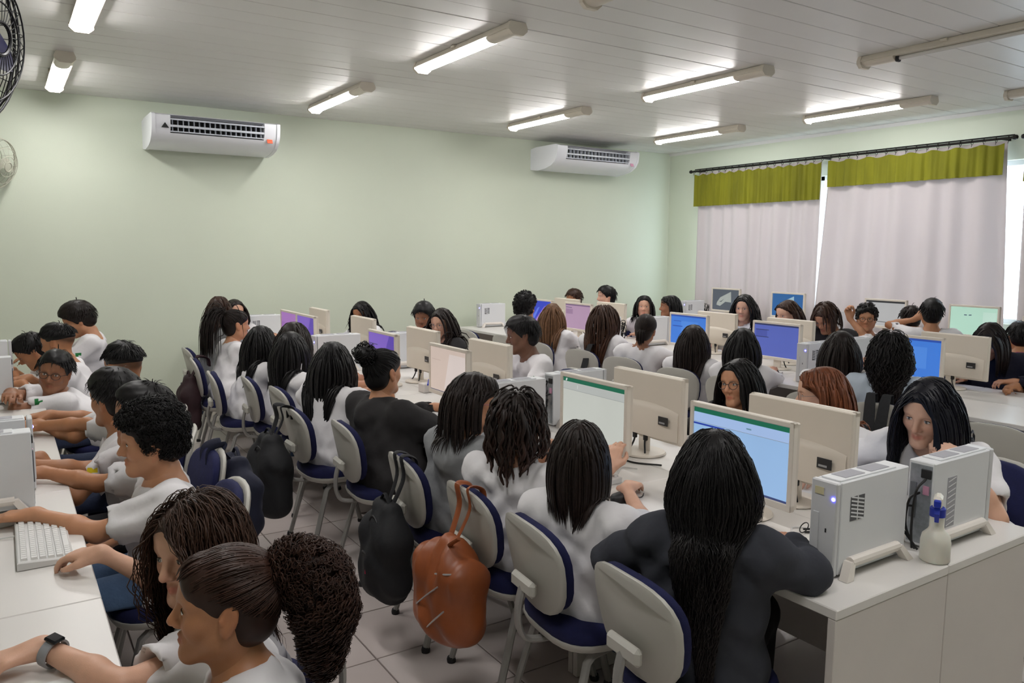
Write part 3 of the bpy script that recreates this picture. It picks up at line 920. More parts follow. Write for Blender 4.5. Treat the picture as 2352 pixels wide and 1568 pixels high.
# ================================================================== CHAIRS
shellm = mat('light grey chair shell', (186, 184, 176), rough=0.42, var=0.02)
seatf = mat('navy seat upholstery', (17, 22, 68), rough=0.9, var=0.12, scale=30, bump=0.2, bscale=300)
legm = mat('grey painted chair tube', (150, 148, 144), rough=0.4, metal=0.2)
def chair_parts(r):
    def plate(w, h, x0, x1, zc, bow, p=2.7):
        rings = []
        for sc, x in ((0.93, x0), (1.0, x0 + 0.25 * (x1 - x0)), (1.0, x0 + 0.75 * (x1 - x0)), (0.93, x1)):
            ring = []
            for y, z in sell(w / 2, h / 2, 28, p):
                y, z = y * sc, z * sc
                y *= 1.0 + 0.12 * z / (h / 2)
                ring.append((x + bow * (y / 0.2) ** 2 - 0.20 * (z + 0.0), y, zc + z))
            rings.append(ring)
        return MB().loft(rings)
    plate(0.375, 0.325, -0.262, -0.238, 0.665, 0.03).build('back_shell', shellm, r, angle=60)
    plate(0.36, 0.31, -0.237, -0.200, 0.667, 0.03).build('back_cushion', seatf, r, angle=60)
    b = MB().rbox((-0.272, 0, 0.60), (0.03, 0.15, 0.055), 0.012)
    b.build('back_bracket', shellm, r)
    MB().tube(bez([(-0.275, 0, 0.60), (-0.292, 0, 0.52), (-0.285, 0, 0.44), (-0.235, 0, 0.395), (-0.05, 0, 0.385)], 6), 0.02, 8, flat=0.55).build('back_bar', legm, r)
    def slab(a, bb, layers):
        return MB().loft([[(x * s + 0.0, y * s, z) for x, y in sell(a, bb, 28, 3.2)] for s, z in layers])
    slab(0.215, 0.22, ((0.80, 0.395), (0.96, 0.41), (1.0, 0.428), (1.0, 0.436))).build('seat_pan', shellm, r, angle=50)
    slab(0.212, 0.217, ((0.99, 0.437), (1.0, 0.455), (0.97, 0.475), (0.86, 0.485))).build('seat_cushion', seatf, r, angle=60)
    MB().box((0, 0, 0.385), (0.30, 0.06, 0.02)).box((0.0, 0, 0.385), (0.06, 0.32, 0.02)).build('under_frame', legm, r)
    for sx in (-1, 1):
        for sy in (-1, 1):
            MB().tube([(sx * 0.02, sy * 0.15, 0.385), (sx * 0.10, sy * 0.17, 0.385), (sx * 0.125, sy * 0.175, 0.365), (sx * 0.225, sy * 0.20, 0.012)], 0.0165, 8, flat=0.8).build('leg', legm, r)
            MB().lathe([(0.018, 0.0), (0.02, 0.012), (0.016, 0.025)], (sx * 0.225, sy * 0.20, 0.0), 10).build('foot_cap', darkm, r)
chair0 = bpy.data.objects.new('chair', None); COL.objects.link(chair0)
chair_parts(chair0)
sub(chair0, {'leg': ['foot_cap'], 'back_shell': ['back_bracket']})
CHAIRS = []
def chair(x, y, deg, label, group='navy and grey classroom chairs'):
    o = chair0 if not CHAIRS else copy_tree(chair0)
    o.location = (x, y, 0)
    o.rotation_euler = (0, 0, math.radians(deg))
    tag(o, label, 'chair', group)
    CHAIRS.append(o)
    return o

# ================================================================== SMALL THINGS
keym = mat('keyboard cap white', (226, 226, 224), rough=0.45, var=0.01)
kbm = mat('keyboard body', (214, 214, 212), rough=0.45)
printm = mat('print grey', (70, 70, 72), rough=0.8)
def keyboard(x, y, deg, label, detail=True):
    t = thing('keyboard', label, 'keyboard', (x, y, DZ), math.radians(deg), 'keyboards')
    MB().loft([[(-0.075, -0.22, 0.002), (0.075, -0.22, 0.002), (0.075, 0.22, 0.002), (-0.075, 0.22, 0.002)],
               [(-0.075, -0.22, 0.024), (0.075, -0.22, 0.014), (0.075, 0.22, 0.014), (-0.075, 0.22, 0.024)],
               [(-0.071, -0.216, 0.027), (0.071, -0.216, 0.017), (0.071, 0.216, 0.017), (-0.071, 0.216, 0.027)]]).build('body', kbm, t)
    km = {}
    for row in range(6):
        xx = -0.056 + row * 0.0225 + (0.004 if row else 0)
        n = 21
        k = 0
        while k < n:
            w = 1
            if row == 5 and k == 4: w = 6
            elif k in (14, 17) : k += 0.25
            L = 0.0195 * w
            yy = -0.205 + (k + w / 2) * 0.0192
            if yy + L / 2 > 0.212: break
            if w not in km:
                km[w] = MB().loft([[(a * 0.0095, b * (L / 2 - 0.0006), 0) for a, b in ((-1, -1), (1, -1), (1, 1), (-1, 1))], [(a * 0.0075, b * (L / 2 - 0.002), 0.0075) for a, b in ((-1, -1), (1, -1), (1, 1), (-1, 1))]]).mesh('key', smooth=False)
                km[w].materials.append(keym)
            if detail or row % 2 == 0:
                place('key', km[w], None, t, (xx, yy, 0.0265 - 0.0667 * (xx + 0.071)))
            k += w
    MB().box((-0.062, 0.19, 0.0275), (0.016, 0.024, 0.001)).build('badge', printm, t)
    MB().tube(bez([(-0.075, 0.1, 0.01), (-0.14, 0.11, 0.004), (-0.22, 0.05, 0.004), (-0.27, 0.1, 0.004)], 6), 0.0025, 6).build('cord', kbm, t)
    return t
keyboard(0.065, 2.90, 180 + 180, 'white keyboard under the typing hand on the left desk')
def mouse(x, y, deg, label, m):
    t = thing('computer_mouse', label, 'mouse', (x, y, DZ), math.radians(deg))
    r = []
    for s, z in ((0.9, 0.001), (1.0, 0.008), (0.97, 0.02), (0.8, 0.03), (0.45, 0.036)):
        r.append([(a * s + 0.006 * (z > 0.015), b * s, z) for a, b in sell(0.055, 0.03, 20, 2.4)])
    MB().loft(r).build('shell', m, t, angle=60)
    MB().tube([(-0.035, -0.006, 0.03), (-0.035, 0.006, 0.03)], 0.007, 10).build('wheel', darkm, t)
    MB().tube(bez([(-0.055, 0, 0.008), (-0.09, 0.01, 0.004), (-0.13, -0.02, 0.004)], 6), 0.002, 6).build('cord', m, t)
mouse(-0.06, 3.17, 0, 'white mouse under the curly-haired boy\'s hand at the left edge', keym)
mouse(1.98, 2.22, 180, 'black mouse beside the girl with straight brown hair', darkm)
mouse(-0.09, 1.86, 0, 'pale mouse in the hand with the grey watch', keym)
mouse(5.12, 3.98, 180, 'small dark mouse below the indigo monitor', darkm)
keyboard(2.07, 1.72, 180, 'white keyboard in front of the girl in the dark hoodie', False)
keyboard(2.06, 2.62, 180, 'white keyboard below the pale spreadsheet screen', False)
keyboard(5.02, 4.28, 180, 'white keyboard below the indigo screen', False)
keyboard(5.02, 3.0, 180, 'white keyboard below the bright blue screen', False)
keyboard(2.06, 4.0, 180, 'white keyboard below the beige screen', False)

# printed sheet
pap = thing('printed_sheet', 'white printed sheet at the bottom left corner of the desk', 'paper', (0.0, 1.93, DZ), math.radians(4))
MB().box((0, -0.1, 0.0012), (0.27, 0.21, 0.0012)).build('sheet', mat('paper', (236, 237, 236), rough=0.8, var=0.01), pap, smooth=False)
pr = MB()
rr = np.random.default_rng(5)
for r_ in range(5):
    xx = -0.12
    while xx < 0.06:
        w = rr.uniform(0.004, 0.012)
        pr.box((xx, -0.035 - r_ * 0.03, 0.0022), (w, 0.012, 0.0004)); xx += w + rr.uniform(0.002, 0.006)
pr.box((0.1, -0.02, 0.0022), (0.022, 0.018, 0.0004))
pr.build('print', printm, pap, smooth=False)

# spray bottle
milk = mat('milky bottle plastic', (226, 224, 214), rough=0.35, sss=0.25, var=0.01)
bluep = mat('royal blue plastic', (18, 46, 170), rough=0.4)
bo = thing('spray_bottle', 'milky white spray bottle with a blue trigger between the two towers', 'bottle', (2.43, 1.245, DZ), math.radians(205))
MB().lathe([(0.0, 0.001), (0.040, 0.001), (0.044, 0.006), (0.044, 0.065), (0.040, 0.085), (0.026, 0.10), (0.021, 0.11), (0.021, 0.15), (0.0, 0.15)], n=28).build('bottle_body', milk, bo, angle=50)
MB().lathe([(0.023, 0.146), (0.023, 0.172), (0.019, 0.176), (0.0, 0.176)], n=20).build('collar', bluep, bo)
MB().rbox((0.012, 0, 0.198), (0.062, 0.026, 0.04), 0.008).build('spray_head', milk, bo)
MB().rbox((0.052, 0, 0.20), (0.018, 0.02, 0.022), 0.003).build('nozzle', bluep, bo)
MB().loft([[(0.03, -0.008, 0.185), (0.042, -0.008, 0.185), (0.042, 0.008, 0.185), (0.03, 0.008, 0.185)], [(0.04, -0.007, 0.165), (0.05, -0.007, 0.165), (0.05, 0.007, 0.165), (0.04, 0.007, 0.165)], [(0.028, -0.006, 0.135), (0.036, -0.006, 0.135), (0.036, 0.006, 0.135), (0.028, 0.006, 0.135)]]).build('trigger', bluep, bo)

# pair of spectacles / cords lying by the blue spreadsheet
g = thing('folded_spectacles', 'black folded spectacles lying under the blue spreadsheet monitor', 'glasses', (2.345, 1.585, DZ), math.radians(-35))
MB().tube(bez([(-0.07, 0.0, 0.012), (0, 0.006, 0.012), (0.06, 0.004, 0.01), (0.08, -0.004, 0.004)], 6), 0.0035, 6).build('temple', cablem, g)
MB().tube(bez([(-0.07, -0.012, 0.006), (0, -0.008, 0.006), (0.06, -0.012, 0.005), (0.085, -0.02, 0.004)], 6), 0.0035, 6).build('temple', cablem, g)
MB().tube([(-0.07 + 0.012 * math.cos(a), -0.006 + 0.024 * math.sin(a), 0.02 + 0.016 * math.cos(a)) for a in np.linspace(0, 6.28, 16, endpoint=False)], 0.002, 5, closed=True).build('rim', cablem, g)
c = MB().tube(bez([(2.48, 1.72, DZ + 0.005), (2.40, 1.66, DZ + 0.005), (2.44, 1.58, DZ + 0.006), (2.36, 1.53, DZ + 0.005), (2.46, 1.50, DZ + 0.006), (2.52, 1.44, DZ + 0.005)], 7), 0.005, 6).build('loose_cable', cablem)
tag(c, 'looped black cable on the desk beside the blue-lit tower', 'cable')
c = MB().tube(bez([(2.5, 2.9, DZ + 0.005), (2.42, 2.8, DZ + 0.005), (2.38, 2.62, DZ + 0.005), (2.46, 2.5, DZ + 0.005)], 7), 0.004, 6).build('loose_cable', cablem)
tag(c, 'thin black cable on the desk behind the pale spreadsheet monitor', 'cable')
bx = MB().rbox((2.42, 4.72, DZ + 0.03), (0.12, 0.09, 0.06), 0.004).build('small_box', panelm)
tag(bx, 'small cream box on the desk behind the hair bun', 'box')
pen = MB().tube([(2.36, 4.62, DZ + 0.067), (2.46, 4.80, DZ + 0.067)], 0.006, 8).build('pen', bluep)
tag(pen, 'blue pen lying on the small cream box', 'pen')
# ================================================================== ORGANIC SURFACES (signed distance -> surface net)
F4 = np.float32
def nrm(v):
    v = np.asarray(v, float)
    return v / (np.linalg.norm(v) + 1e-12)

def surface_net(d, o, h):
    s = d < 0
    c = np.zeros(tuple(n - 1 for n in d.shape), np.int8)
    for i in (0, 1):
        for j in (0, 1):
            for k in (0, 1):
                c += s[i:i + c.shape[0], j:j + c.shape[1], k:k + c.shape[2]]
    act = (c > 0) & (c < 8)
    idx = np.argwhere(act)
    ids = np.full(c.shape, -1, np.int32)
    ids[act] = np.arange(len(idx), dtype=np.int32)
    corners = [(i, j, k) for i in (0, 1) for j in (0, 1) for k in (0, 1)]
    val = [d[idx[:, 0] + a, idx[:, 1] + b, idx[:, 2] + e] for a, b, e in corners]
    acc = np.zeros((len(idx), 3)); cnt = np.zeros(len(idx))
    for p in range(8):
        for q in range(p + 1, 8):
            A, B = np.array(corners[p]), np.array(corners[q])
            if np.abs(A - B).sum() != 1: continue
            m = (val[p] < 0) != (val[q] < 0)
            t = val[p][m] / (val[p][m] - val[q][m])
            acc[m] += A + (B - A) * t[:, None]
            cnt[m] += 1
    v = (idx + acc / np.maximum(cnt, 1)[:, None]) * h + o
    faces = []
    for ax in range(3):
        sl0 = [slice(None)] * 3; sl1 = [slice(None)] * 3
        sl0[ax] = slice(0, -1); sl1[ax] = slice(1, None)
        e = np.argwhere(s[tuple(sl0)] != s[tuple(sl1)])
        a1, a2 = (ax + 1) % 3, (ax + 2) % 3
        e = e[(e[:, a1] > 0) & (e[:, a2] > 0) & (e[:, a1] < c.shape[a1]) & (e[:, a2] < c.shape[a2])]
        ins = s[e[:, 0], e[:, 1], e[:, 2]]
        def cell(d1, d2):
            q = e.copy(); q[:, a1] += d1; q[:, a2] += d2
            return ids[q[:, 0], q[:, 1], q[:, 2]]
        f = np.stack([cell(-1, -1), cell(0, -1), cell(0, 0), cell(-1, 0)], 1)
        f[~ins] = f[~ins][:, ::-1]
        faces.append(f)
    f = np.concatenate(faces)
    return v, f[(f >= 0).all(1)]

# primitives: ('c', a, b, ra, rb, k, op) tapered capsule   ('e', centre, R(3x3 columns), radii, k, op) ellipsoid; op '+' or '-'
def cap(a, b, ra, rb=None, k=0.02, op='+'):
    return ('c', np.asarray(a, float), np.asarray(b, float), ra, ra if rb is None else rb, k, op)
def ell(c, r, R=None, k=0.02, op='+'):
    return ('e', np.asarray(c, float), np.eye(3) if R is None else R, np.asarray(r, float), k, op)

def sdf_mesh(prims, h, post=None, cut=None, pad=0.0):
    lo = np.full(3, 1e9); hi = -lo
    B = []
    for p in prims:
        if p[0] == 'c':
            r = max(p[3], p[4]); a, b = np.minimum(p[1], p[2]) - r, np.maximum(p[1], p[2]) + r
        else:
            ext = np.abs(p[2]) @ p[3]; a, b = p[1] - ext, p[1] + ext
        B.append((a, b))
        if p[-1] == '+':
            lo = np.minimum(lo, a); hi = np.maximum(hi, b)
    lo = lo - 3 * h - pad; hi = hi + 3 * h + pad
    n = np.ceil((hi - lo) / h).astype(int) + 1
    ax = [(lo[i] + h * np.arange(n[i])).astype(F4) for i in range(3)]
    d = np.full(tuple(n), 0.2, F4)
    for p, (a, b) in zip(prims, B):
        if p[-1] == '-' and post is not None:
            post(ax, d); post = None
        k = p[-2]; mg = k + 2.5 * h + pad + 0.01
        i0 = np.maximum(0, np.floor((a - mg - lo) / h).astype(int)); i1 = np.minimum(n, np.ceil((b + mg - lo) / h).astype(int) + 1)
        if (i1 <= i0).any(): continue
        X = ax[0][i0[0]:i1[0], None, None]; Y = ax[1][None, i0[1]:i1[1], None]; Z = ax[2][None, None, i0[2]:i1[2]]
        if p[0] == 'c':
            A, Bv = p[1], p[2]; ba = Bv - A; L2 = float(ba @ ba) + 1e-12
            px, py, pz = X - F4(A[0]), Y - F4(A[1]), Z - F4(A[2])
            t = np.clip((px * F4(ba[0]) + py * F4(ba[1]) + pz * F4(ba[2])) / F4(L2), 0, 1)
            q = np.sqrt((px - t * F4(ba[0])) ** 2 + (py - t * F4(ba[1])) ** 2 + (pz - t * F4(ba[2])) ** 2) - (F4(p[3]) + t * F4(p[4] - p[3]))
        else:
            R, r = p[2], p[3]
            px, py, pz = X - F4(p[1][0]), Y - F4(p[1][1]), Z - F4(p[1][2])
            u = [px * F4(R[0, i]) + py * F4(R[1, i]) + pz * F4(R[2, i]) for i in range(3)]
            k0 = np.sqrt(sum((u[i] / F4(r[i])) ** 2 for i in range(3)))
            k1 = np.sqrt(sum((u[i] / F4(r[i] ** 2)) ** 2 for i in range(3))) + F4(1e-6)
            q = k0 * (k0 - 1) / k1
        D = d[i0[0]:i1[0], i0[1]:i1[1], i0[2]:i1[2]]
        kk = F4(max(k, 1e-5))
        if p[-1] == '+':
            hh = np.maximum(kk - np.abs(D - q), 0) / kk
            np.minimum(D, q, out=D); D -= hh * hh * kk * F4(0.25)
        else:
            q = -q
            hh = np.maximum(kk - np.abs(D - q), 0) / kk
            np.maximum(D, q, out=D); D += hh * hh * kk * F4(0.25)
    if post is not None:
        post(ax, d)
    if cut is not None:
        for P, N in cut:
            N = nrm(N)
            pl = (ax[0][:, None, None] - F4(P[0])) * F4(N[0]) + (ax[1][None, :, None] - F4(P[1])) * F4(N[1]) + (ax[2][None, None, :] - F4(P[2])) * F4(N[2])
            np.maximum(d, pl, out=d)
    return surface_net(d, lo, h)

class NM:
    """numpy mesh: quads with a material index per face and a tint per vertex"""
    def __init__(self):
        self.v, self.f, self.m, self.t, self.n = [], [], [], [], 0
    def add(self, v, f, mi=0, tint=None):
        v = np.asarray(v, float); f = np.asarray(f, np.int64)
        self.v.append(v); self.f.append(f + self.n)
        self.m.append(np.full(len(f), mi, np.int32) if np.isscalar(mi) else np.asarray(mi, np.int32))
        self.t.append(np.ones((len(v), 3)) if tint is None else tint)
        self.n += len(v)
        return self
    def build(self, name, mats, parent, origin, tint=False):
        v = np.concatenate(self.v) - np.asarray(origin); f = np.concatenate(self.f)
        me = bpy.data.meshes.new(name)
        me.vertices.add(len(v)); me.vertices.foreach_set('co', v.astype(F4).ravel())
        me.loops.add(f.size); me.loops.foreach_set('vertex_index', f.astype(np.int32).ravel())
        me.polygons.add(len(f)); me.polygons.foreach_set('loop_start', np.arange(0, f.size, 4, dtype=np.int32))
        for m in mats: me.materials.append(m)
        me.polygons.foreach_set('material_index', np.concatenate(self.m))
        me.polygons.foreach_set('use_smooth', np.ones(len(f), bool))
        me.update(calc_edges=True)
        if tint:
            a = me.attributes.new('tint', 'FLOAT_COLOR', 'POINT')
            t = np.concatenate([np.concatenate(self.t), np.ones((len(v), 1))], 1)
            a.data.foreach_set('color', t.astype(F4).ravel())
        return place(name, me, None, parent)

def tubes(P, rad, nsides=4, flat=0.6, centre=None, prof=None):
    """P (N,S,3) -> quads of N tapered strands; rad scalar or (N,)"""
    N, S, _ = P.shape
    T = np.empty_like(P)
    T[:, 1:-1] = P[:, 2:] - P[:, :-2]; T[:, 0] = P[:, 1] - P[:, 0]; T[:, -1] = P[:, -1] - P[:, -2]
    T /= np.linalg.norm(T, axis=2, keepdims=True) + 1e-9
    c = P.mean((0, 1)) if centre is None else centre
    O = P - c
    b = np.cross(T, O); b /= np.linalg.norm(b, axis=2, keepdims=True) + 1e-9
    n = np.cross(b, T)
    if prof is None:
        s = np.linspace(0, 1, S)
        prof = np.minimum(1, 0.75 + s * 2) * np.where(s > 0.72, 1 - (s - 0.72) / 0.28 * 0.88, 1)
    r = (np.ones(N) * rad)[:, None] * prof[None]
    V = np.empty((N, S, nsides, 3))
    for k in range(nsides):
        a = 2 * math.pi * k / nsides
        V[:, :, k] = P + r[..., None] * (math.cos(a) * b + flat * math.sin(a) * n)
    idx = np.arange(N * S * nsides).reshape(N, S, nsides)
    k2 = (np.arange(nsides) + 1) % nsides
    f = np.stack([idx[:, :-1], idx[:, :-1][:, :, k2], idx[:, 1:][:, :, k2], idx[:, 1:]], -1).reshape(-1, 4)
    return V.reshape(-1, 3), f, V.shape

# ================================================================== HEAD TEMPLATES  (local: +Y face, +Z up, +X the person's right)
def head_template(sex, h):
    m = sex == 'm'
    jw = 0.050 if m else 0.044
    P = [ell((0, -0.014, 0.030), (0.077, 0.098, 0.086), k=0.01),
         ell((0, 0.026, -0.030), (0.060, 0.064, 0.082), k=0.03),
         ell((0, 0.047, 0.045), (0.060, 0.044, 0.050), k=0.03),
         cap((0.0, 0.072, -0.103), (0.0, 0.070, -0.098), 0.020 if not m else 0.023, k=0.03)]
    for s in (-1, 1):
        P += [cap((s * jw, 0.008, -0.066), (s * 0.014, 0.070, -0.104), 0.021, 0.017, k=0.025),
              cap((s * jw * 1.1, -0.004, -0.035), (s * jw, 0.008, -0.066), 0.022, 0.021, k=0.025),
              ell((s * 0.037, 0.056, -0.028), (0.024, 0.024, 0.024), k=0.025),
              cap((s * 0.012, 0.087, 0.022), (s * 0.048, 0.066, 0.020), 0.0085, 0.008, k=0.016)]
    P += [cap((0, -0.010, -0.06), (0, -0.030, -0.22), 0.050 if not m else 0.056, 0.052 if not m else 0.06, k=0.035)]
    for s in (-1, 1):
        P += [ell((s * 0.031, 0.091, 0.000), (0.017, 0.013, 0.013), k=0.014, op='-')]
    P += [cap((0, 0.087, 0.006), (0, 0.108, -0.032), 0.0085, 0.0115, k=0.014)]
    for s in (-1, 1):
        P += [ell((s * 0.0125, 0.095, -0.037), (0.0085, 0.010, 0.008), k=0.008),
              ell((s * 0.031, 0.0735, -0.001), (0.0133, 0.0133, 0.0133), k=0.006)]
    P += [cap((-0.020, 0.081, -0.067), (0, 0.0905, -0.063), 0.0045, 0.0062, k=0.006), cap((0.020, 0.081, -0.067), (0, 0.0905, -0.063), 0.0045, 0.0062, k=0.006),
          cap((-0.017, 0.081, -0.073), (0, 0.0885, -0.076), 0.005, 0.0080, k=0.006), cap((0.017, 0.081, -0.073), (0, 0.0885, -0.076), 0.005, 0.0080, k=0.006),
          cap((-0.022, 0.088, -0.069), (0, 0.0985, -0.0695), 0.0018, 0.0018, k=0.003, op='-'), cap((0.022, 0.088, -0.069), (0, 0.0985, -0.0695), 0.0018, 0.0018, k=0.003, op='-')]
    for s in (-1, 1):
        R = np.array([[1, 0, 0], [0, 0.97, -0.24], [0, 0.24, 0.97]])
        P += [ell((s * 0.079, -0.010, -0.008), (0.009, 0.019, 0.033), R, k=0.008),
              ell((s * 0.0885, -0.006, -0.002), (0.006, 0.011, 0.020), R, k=0.005, op='-'),
              cap((s * 0.0845, 0.004, -0.010), (s * 0.083, 0.006, -0.004), 0.004, k=0.005),
              ell((s * 0.079, -0.004, -0.037), (0.0065, 0.008, 0.009), k=0.008)]
    v, f = sdf_mesh(P, h)
    tint = np.ones((len(v), 3))
    x, y, z = v[:, 0], v[:, 1], v[:, 2]
    # lips, slight flush of nose, cheeks and ears
    lip = np.exp(-((x / 0.020) ** 4 + ((z + 0.0695) / 0.0095) ** 4)) * (y > 0.072)
    lc = np.array([0.86, 0.52, 0.52]) if not m else np.array([0.90, 0.66, 0.62])
    tint *= 1 - lip[:, None] * (1 - lc)
    fl = 0.5 * np.exp(-(((np.abs(x) - 0.038) / 0.02) ** 2 + ((z + 0.03) / 0.02) ** 2)) * (y > 0.03) + 0.5 * np.exp(-((x / 0.014) ** 2 + ((z + 0.033) / 0.014) ** 2)) * (y > 0.09) + 0.5 * (np.abs(x) > 0.078)
    tint *= 1 - fl[:, None] * (1 - np.array([1.0, 0.84, 0.82]))
    nm = [(v, f, 0, tint)]
    for s in (-1, 1):
        c = np.array([s * 0.031, 0.0735, -0.001])
        nu, nv = 15, 7
        U, W = np.meshgrid(np.linspace(-1, 1, nu), np.linspace(-1, 1, nv), indexing='ij')
        az = U * 0.95; el = W * 0.40 * np.clip(1 - np.abs(U) ** 2.4, 0, 1) ** 0.8 + 0.03
        def sph(az, el, r): return np.stack([c[0] + r * np.sin(az) * np.cos(el), c[1] + r * np.cos(az) * np.cos(el), c[2] + r * np.sin(el)], -1)
        g = sph(az, el, 0.01375).reshape(-1, 3)
        ids = np.arange(nu * nv).reshape(nu, nv)
        q = np.stack([ids[:-1, :-1], ids[1:, :-1], ids[1:, 1:], ids[:-1, 1:]], -1).reshape(-1, 4)
        nm.append((g, q, 1, np.ones((len(g), 3))))
        for r0, r1, rr, mi in ((0.0, 0.42, 0.01400, 2), (0.0, 0.20, 0.01415, 4)):
            a = np.linspace(0, 2 * math.pi, 13)[:-1]
            ring0 = sph(0.0 + 1e-4 * np.cos(a), 0.02 + 1e-4 * np.sin(a), rr)
            ring1 = sph(r1 * np.cos(a), np.clip(0.02 + r1 * np.sin(a), -0.36, 0.36), rr)
            gg = np.concatenate([ring0, ring1]); k = np.arange(12); k2 = (k + 1) % 12
            nm.append((gg, np.stack([k, k2, k2 + 12, k + 12], -1), mi, np.ones((24, 3))))
        # upper lash line and lower lid line
        u = np.linspace(-1, 1, 9)
        up = sph(u * 0.98, 0.40 * np.clip(1 - np.abs(u) ** 2.4, 0, 1) ** 0.8 + 0.05, 0.0142)[None]
        V, Q, _ = tubes(up, 0.0011, 4, 1.0, centre=c)
        nm.append((V, Q, 3, np.ones((len(V), 3))))
        b = np.stack([s * np.linspace(0.012, 0.052, 8), 0.0945 - 0.42 * (np.linspace(0.012, 0.052, 8) - 0.012) - 7.0 * (np.linspace(0, 0.04, 8)) ** 2, 0.0225 + 0.005 * np.sin(np.linspace(0.2, 2.9, 8))], -1)[None]
        V, Q, _ = tubes(b, 0.0036 if m else 0.0027, 4, 0.9, centre=np.array([s * 0.03, 0.0, 0.02]))
        nm.append((V, Q, 3, np.ones((len(V), 3))))
    return nm
HEADS = {}
def get_head(sex, h):
    if (sex, h) not in HEADS:
        HEADS[(sex, h)] = head_template(sex, h)
    return HEADS[(sex, h)]

SKIN = {'fair': (214, 168, 142), 'warm': (196, 142, 108), 'tan': (176, 122, 86), 'brown': (152, 104, 76), 'deep': (112, 76, 57)}
HAIRC = {'black': (20, 18, 19), 'dark': (34, 26, 23), 'brown': (62, 42, 32), 'auburn': (112, 62, 36), 'lightbrown': (110, 78, 54), 'blueblack': (16, 16, 26), 'curlbrown': (52, 32, 24)}
for k_, c_ in SKIN.items():
    mat('skin ' + k_, c_, rough=0.48, var=0.05, scale=25, bump=0.06, bscale=400, sss=0.06, attr='tint')
for k_, c_ in HAIRC.items():
    mat('hair ' + k_, c_, rough=0.46, var=0.2, scale=30, spec=0.28, attr='tint')
eyew = mat('eye white', (226, 222, 218), rough=0.15, var=0.01)
irism = mat('brown iris', (52, 32, 22), rough=0.1, var=0.2, scale=300)
pupm = mat('pupil', (8, 8, 8), rough=0.1)
CLOTH = {'white': mat('white school shirt cotton', (226, 224, 226), rough=0.9, var=0.02, bump=0.35, bscale=14),
         'charcoal': mat('charcoal hoodie cotton', (50, 52, 60), rough=0.95, var=0.1, bump=0.4, bscale=16),
         'black': mat('black jacket cloth', (36, 34, 35), rough=0.9, var=0.12, bump=0.45, bscale=14),
         'grey': mat('heather grey fleece', (142, 144, 146), rough=0.95, var=0.06, scale=40, bump=0.35, bscale=16),
         'paleblue': mat('pale blue shirt cotton', (196, 208, 222), rough=0.9, var=0.03, bump=0.12, bscale=35),
         'navy': mat('navy sweater knit', (24, 24, 40), rough=0.95, var=0.1, bump=0.15, bscale=60),
         'magenta': mat('magenta shirt cotton', (150, 20, 96), rough=0.9, var=0.05),
         'jeans': mat('blue denim', (72, 96, 128), rough=0.9, var=0.2, scale=14, bump=0.2, bscale=120),
         'dkjeans': mat('dark denim', (40, 50, 76), rough=0.9, var=0.15, scale=14, bump=0.2, bscale=120),
         'blacktrs': mat('black trouser cloth', (22, 22, 26), rough=0.9, var=0.1),
         'pink': mat('pale pink hood cloth', (206, 186, 194), rough=0.9, var=0.05)}
shoem = mat('black shoe canvas', (18, 18, 20), rough=0.8, var=0.1)
solem = mat('shoe sole rubber', (120, 116, 110), rough=0.7)
greenlogo = mat('green school print', (30, 120, 60), rough=0.8)
yellowlogo = mat('yellow school print', (224, 200, 30), rough=0.8)

def frame(face_deg, pitch=0.0, roll=0.0):
    """columns: right, forward, up"""
    a = math.radians(face_deg)
    f = np.array([math.cos(a), math.sin(a), 0.0]); r = np.array([math.sin(a), -math.cos(a), 0.0]); u = np.array([0, 0, 1.0])
    p = math.radians(pitch)
    f2 = f * math.cos(p) - u * math.sin(p); u2 = u * math.cos(p) + f * math.sin(p)
    q = math.radians(roll)
    r3 = r * math.cos(q) - u2 * math.sin(q); u3 = u2 * math.cos(q) + r * math.sin(q)
    return np.stack([r3, f2, u3], 1)

def hand_prims(w, fdir, ndir, side, curl, sc=1.0, spread=1.0):
    """side +1: thumb on the +s side (s = f x n)"""
    f = nrm(fdir); n = np.asarray(ndir, float); n = nrm(n - f * (n @ f)); s = np.cross(f, n) * side
    P = []
    L = lambda a, b, c: w + sc * (f * a + s * b + n * c)
    kn = [(0.088, 0.029), (0.092, 0.010), (0.088, -0.009), (0.080, -0.027)]
    ln = [0.070, 0.078, 0.072, 0.057]
    P.append(cap(L(0.0, 0.0, 0), L(0.03, 0.0, 0), 0.024 * sc, 0.024 * sc, k=0.02))
    for (a, b), l in zip(kn, ln):
        P.append(cap(L(0.02, b * 0.55, 0), L(a, b, 0.003), 0.0155 * sc, 0.0115 * sc, k=0.012))
        p = np.array([a, b, 0.003]); ang = math.radians(curl * 0.6)
        for i, (fr, r0, r1) in enumerate(((0.45, 0.0098, 0.0088), (0.30, 0.0088, 0.0080), (0.25, 0.0080, 0.0066))):
            q = p + l * fr * np.array([math.cos(ang), (b * 0.12) * spread, -math.sin(ang)])
            P.append(cap(L(*p), L(*q), r0 * sc, r1 * sc, k=0.003))
            p = q; ang += math.radians(curl * (0.9 if i == 0 else 0.6))
    t0, t1, t2, t3 = (0.018, 0.020, -0.006), (0.048, 0.046, -0.014), (0.078, 0.052, -0.022), (0.100, 0.046, -0.026)
    if curl > 60:
        t2, t3 = (0.075, 0.040, -0.035), (0.09, 0.018, -0.042)
    P += [cap(L(*t0), L(*t1), 0.0165 * sc, 0.0125 * sc, k=0.012), cap(L(*t1), L(*t2), 0.0115 * sc, 0.0098 * sc, k=0.004), cap(L(*t2), L(*t3), 0.0098 * sc, 0.0078 * sc, k=0.004)]
    return P

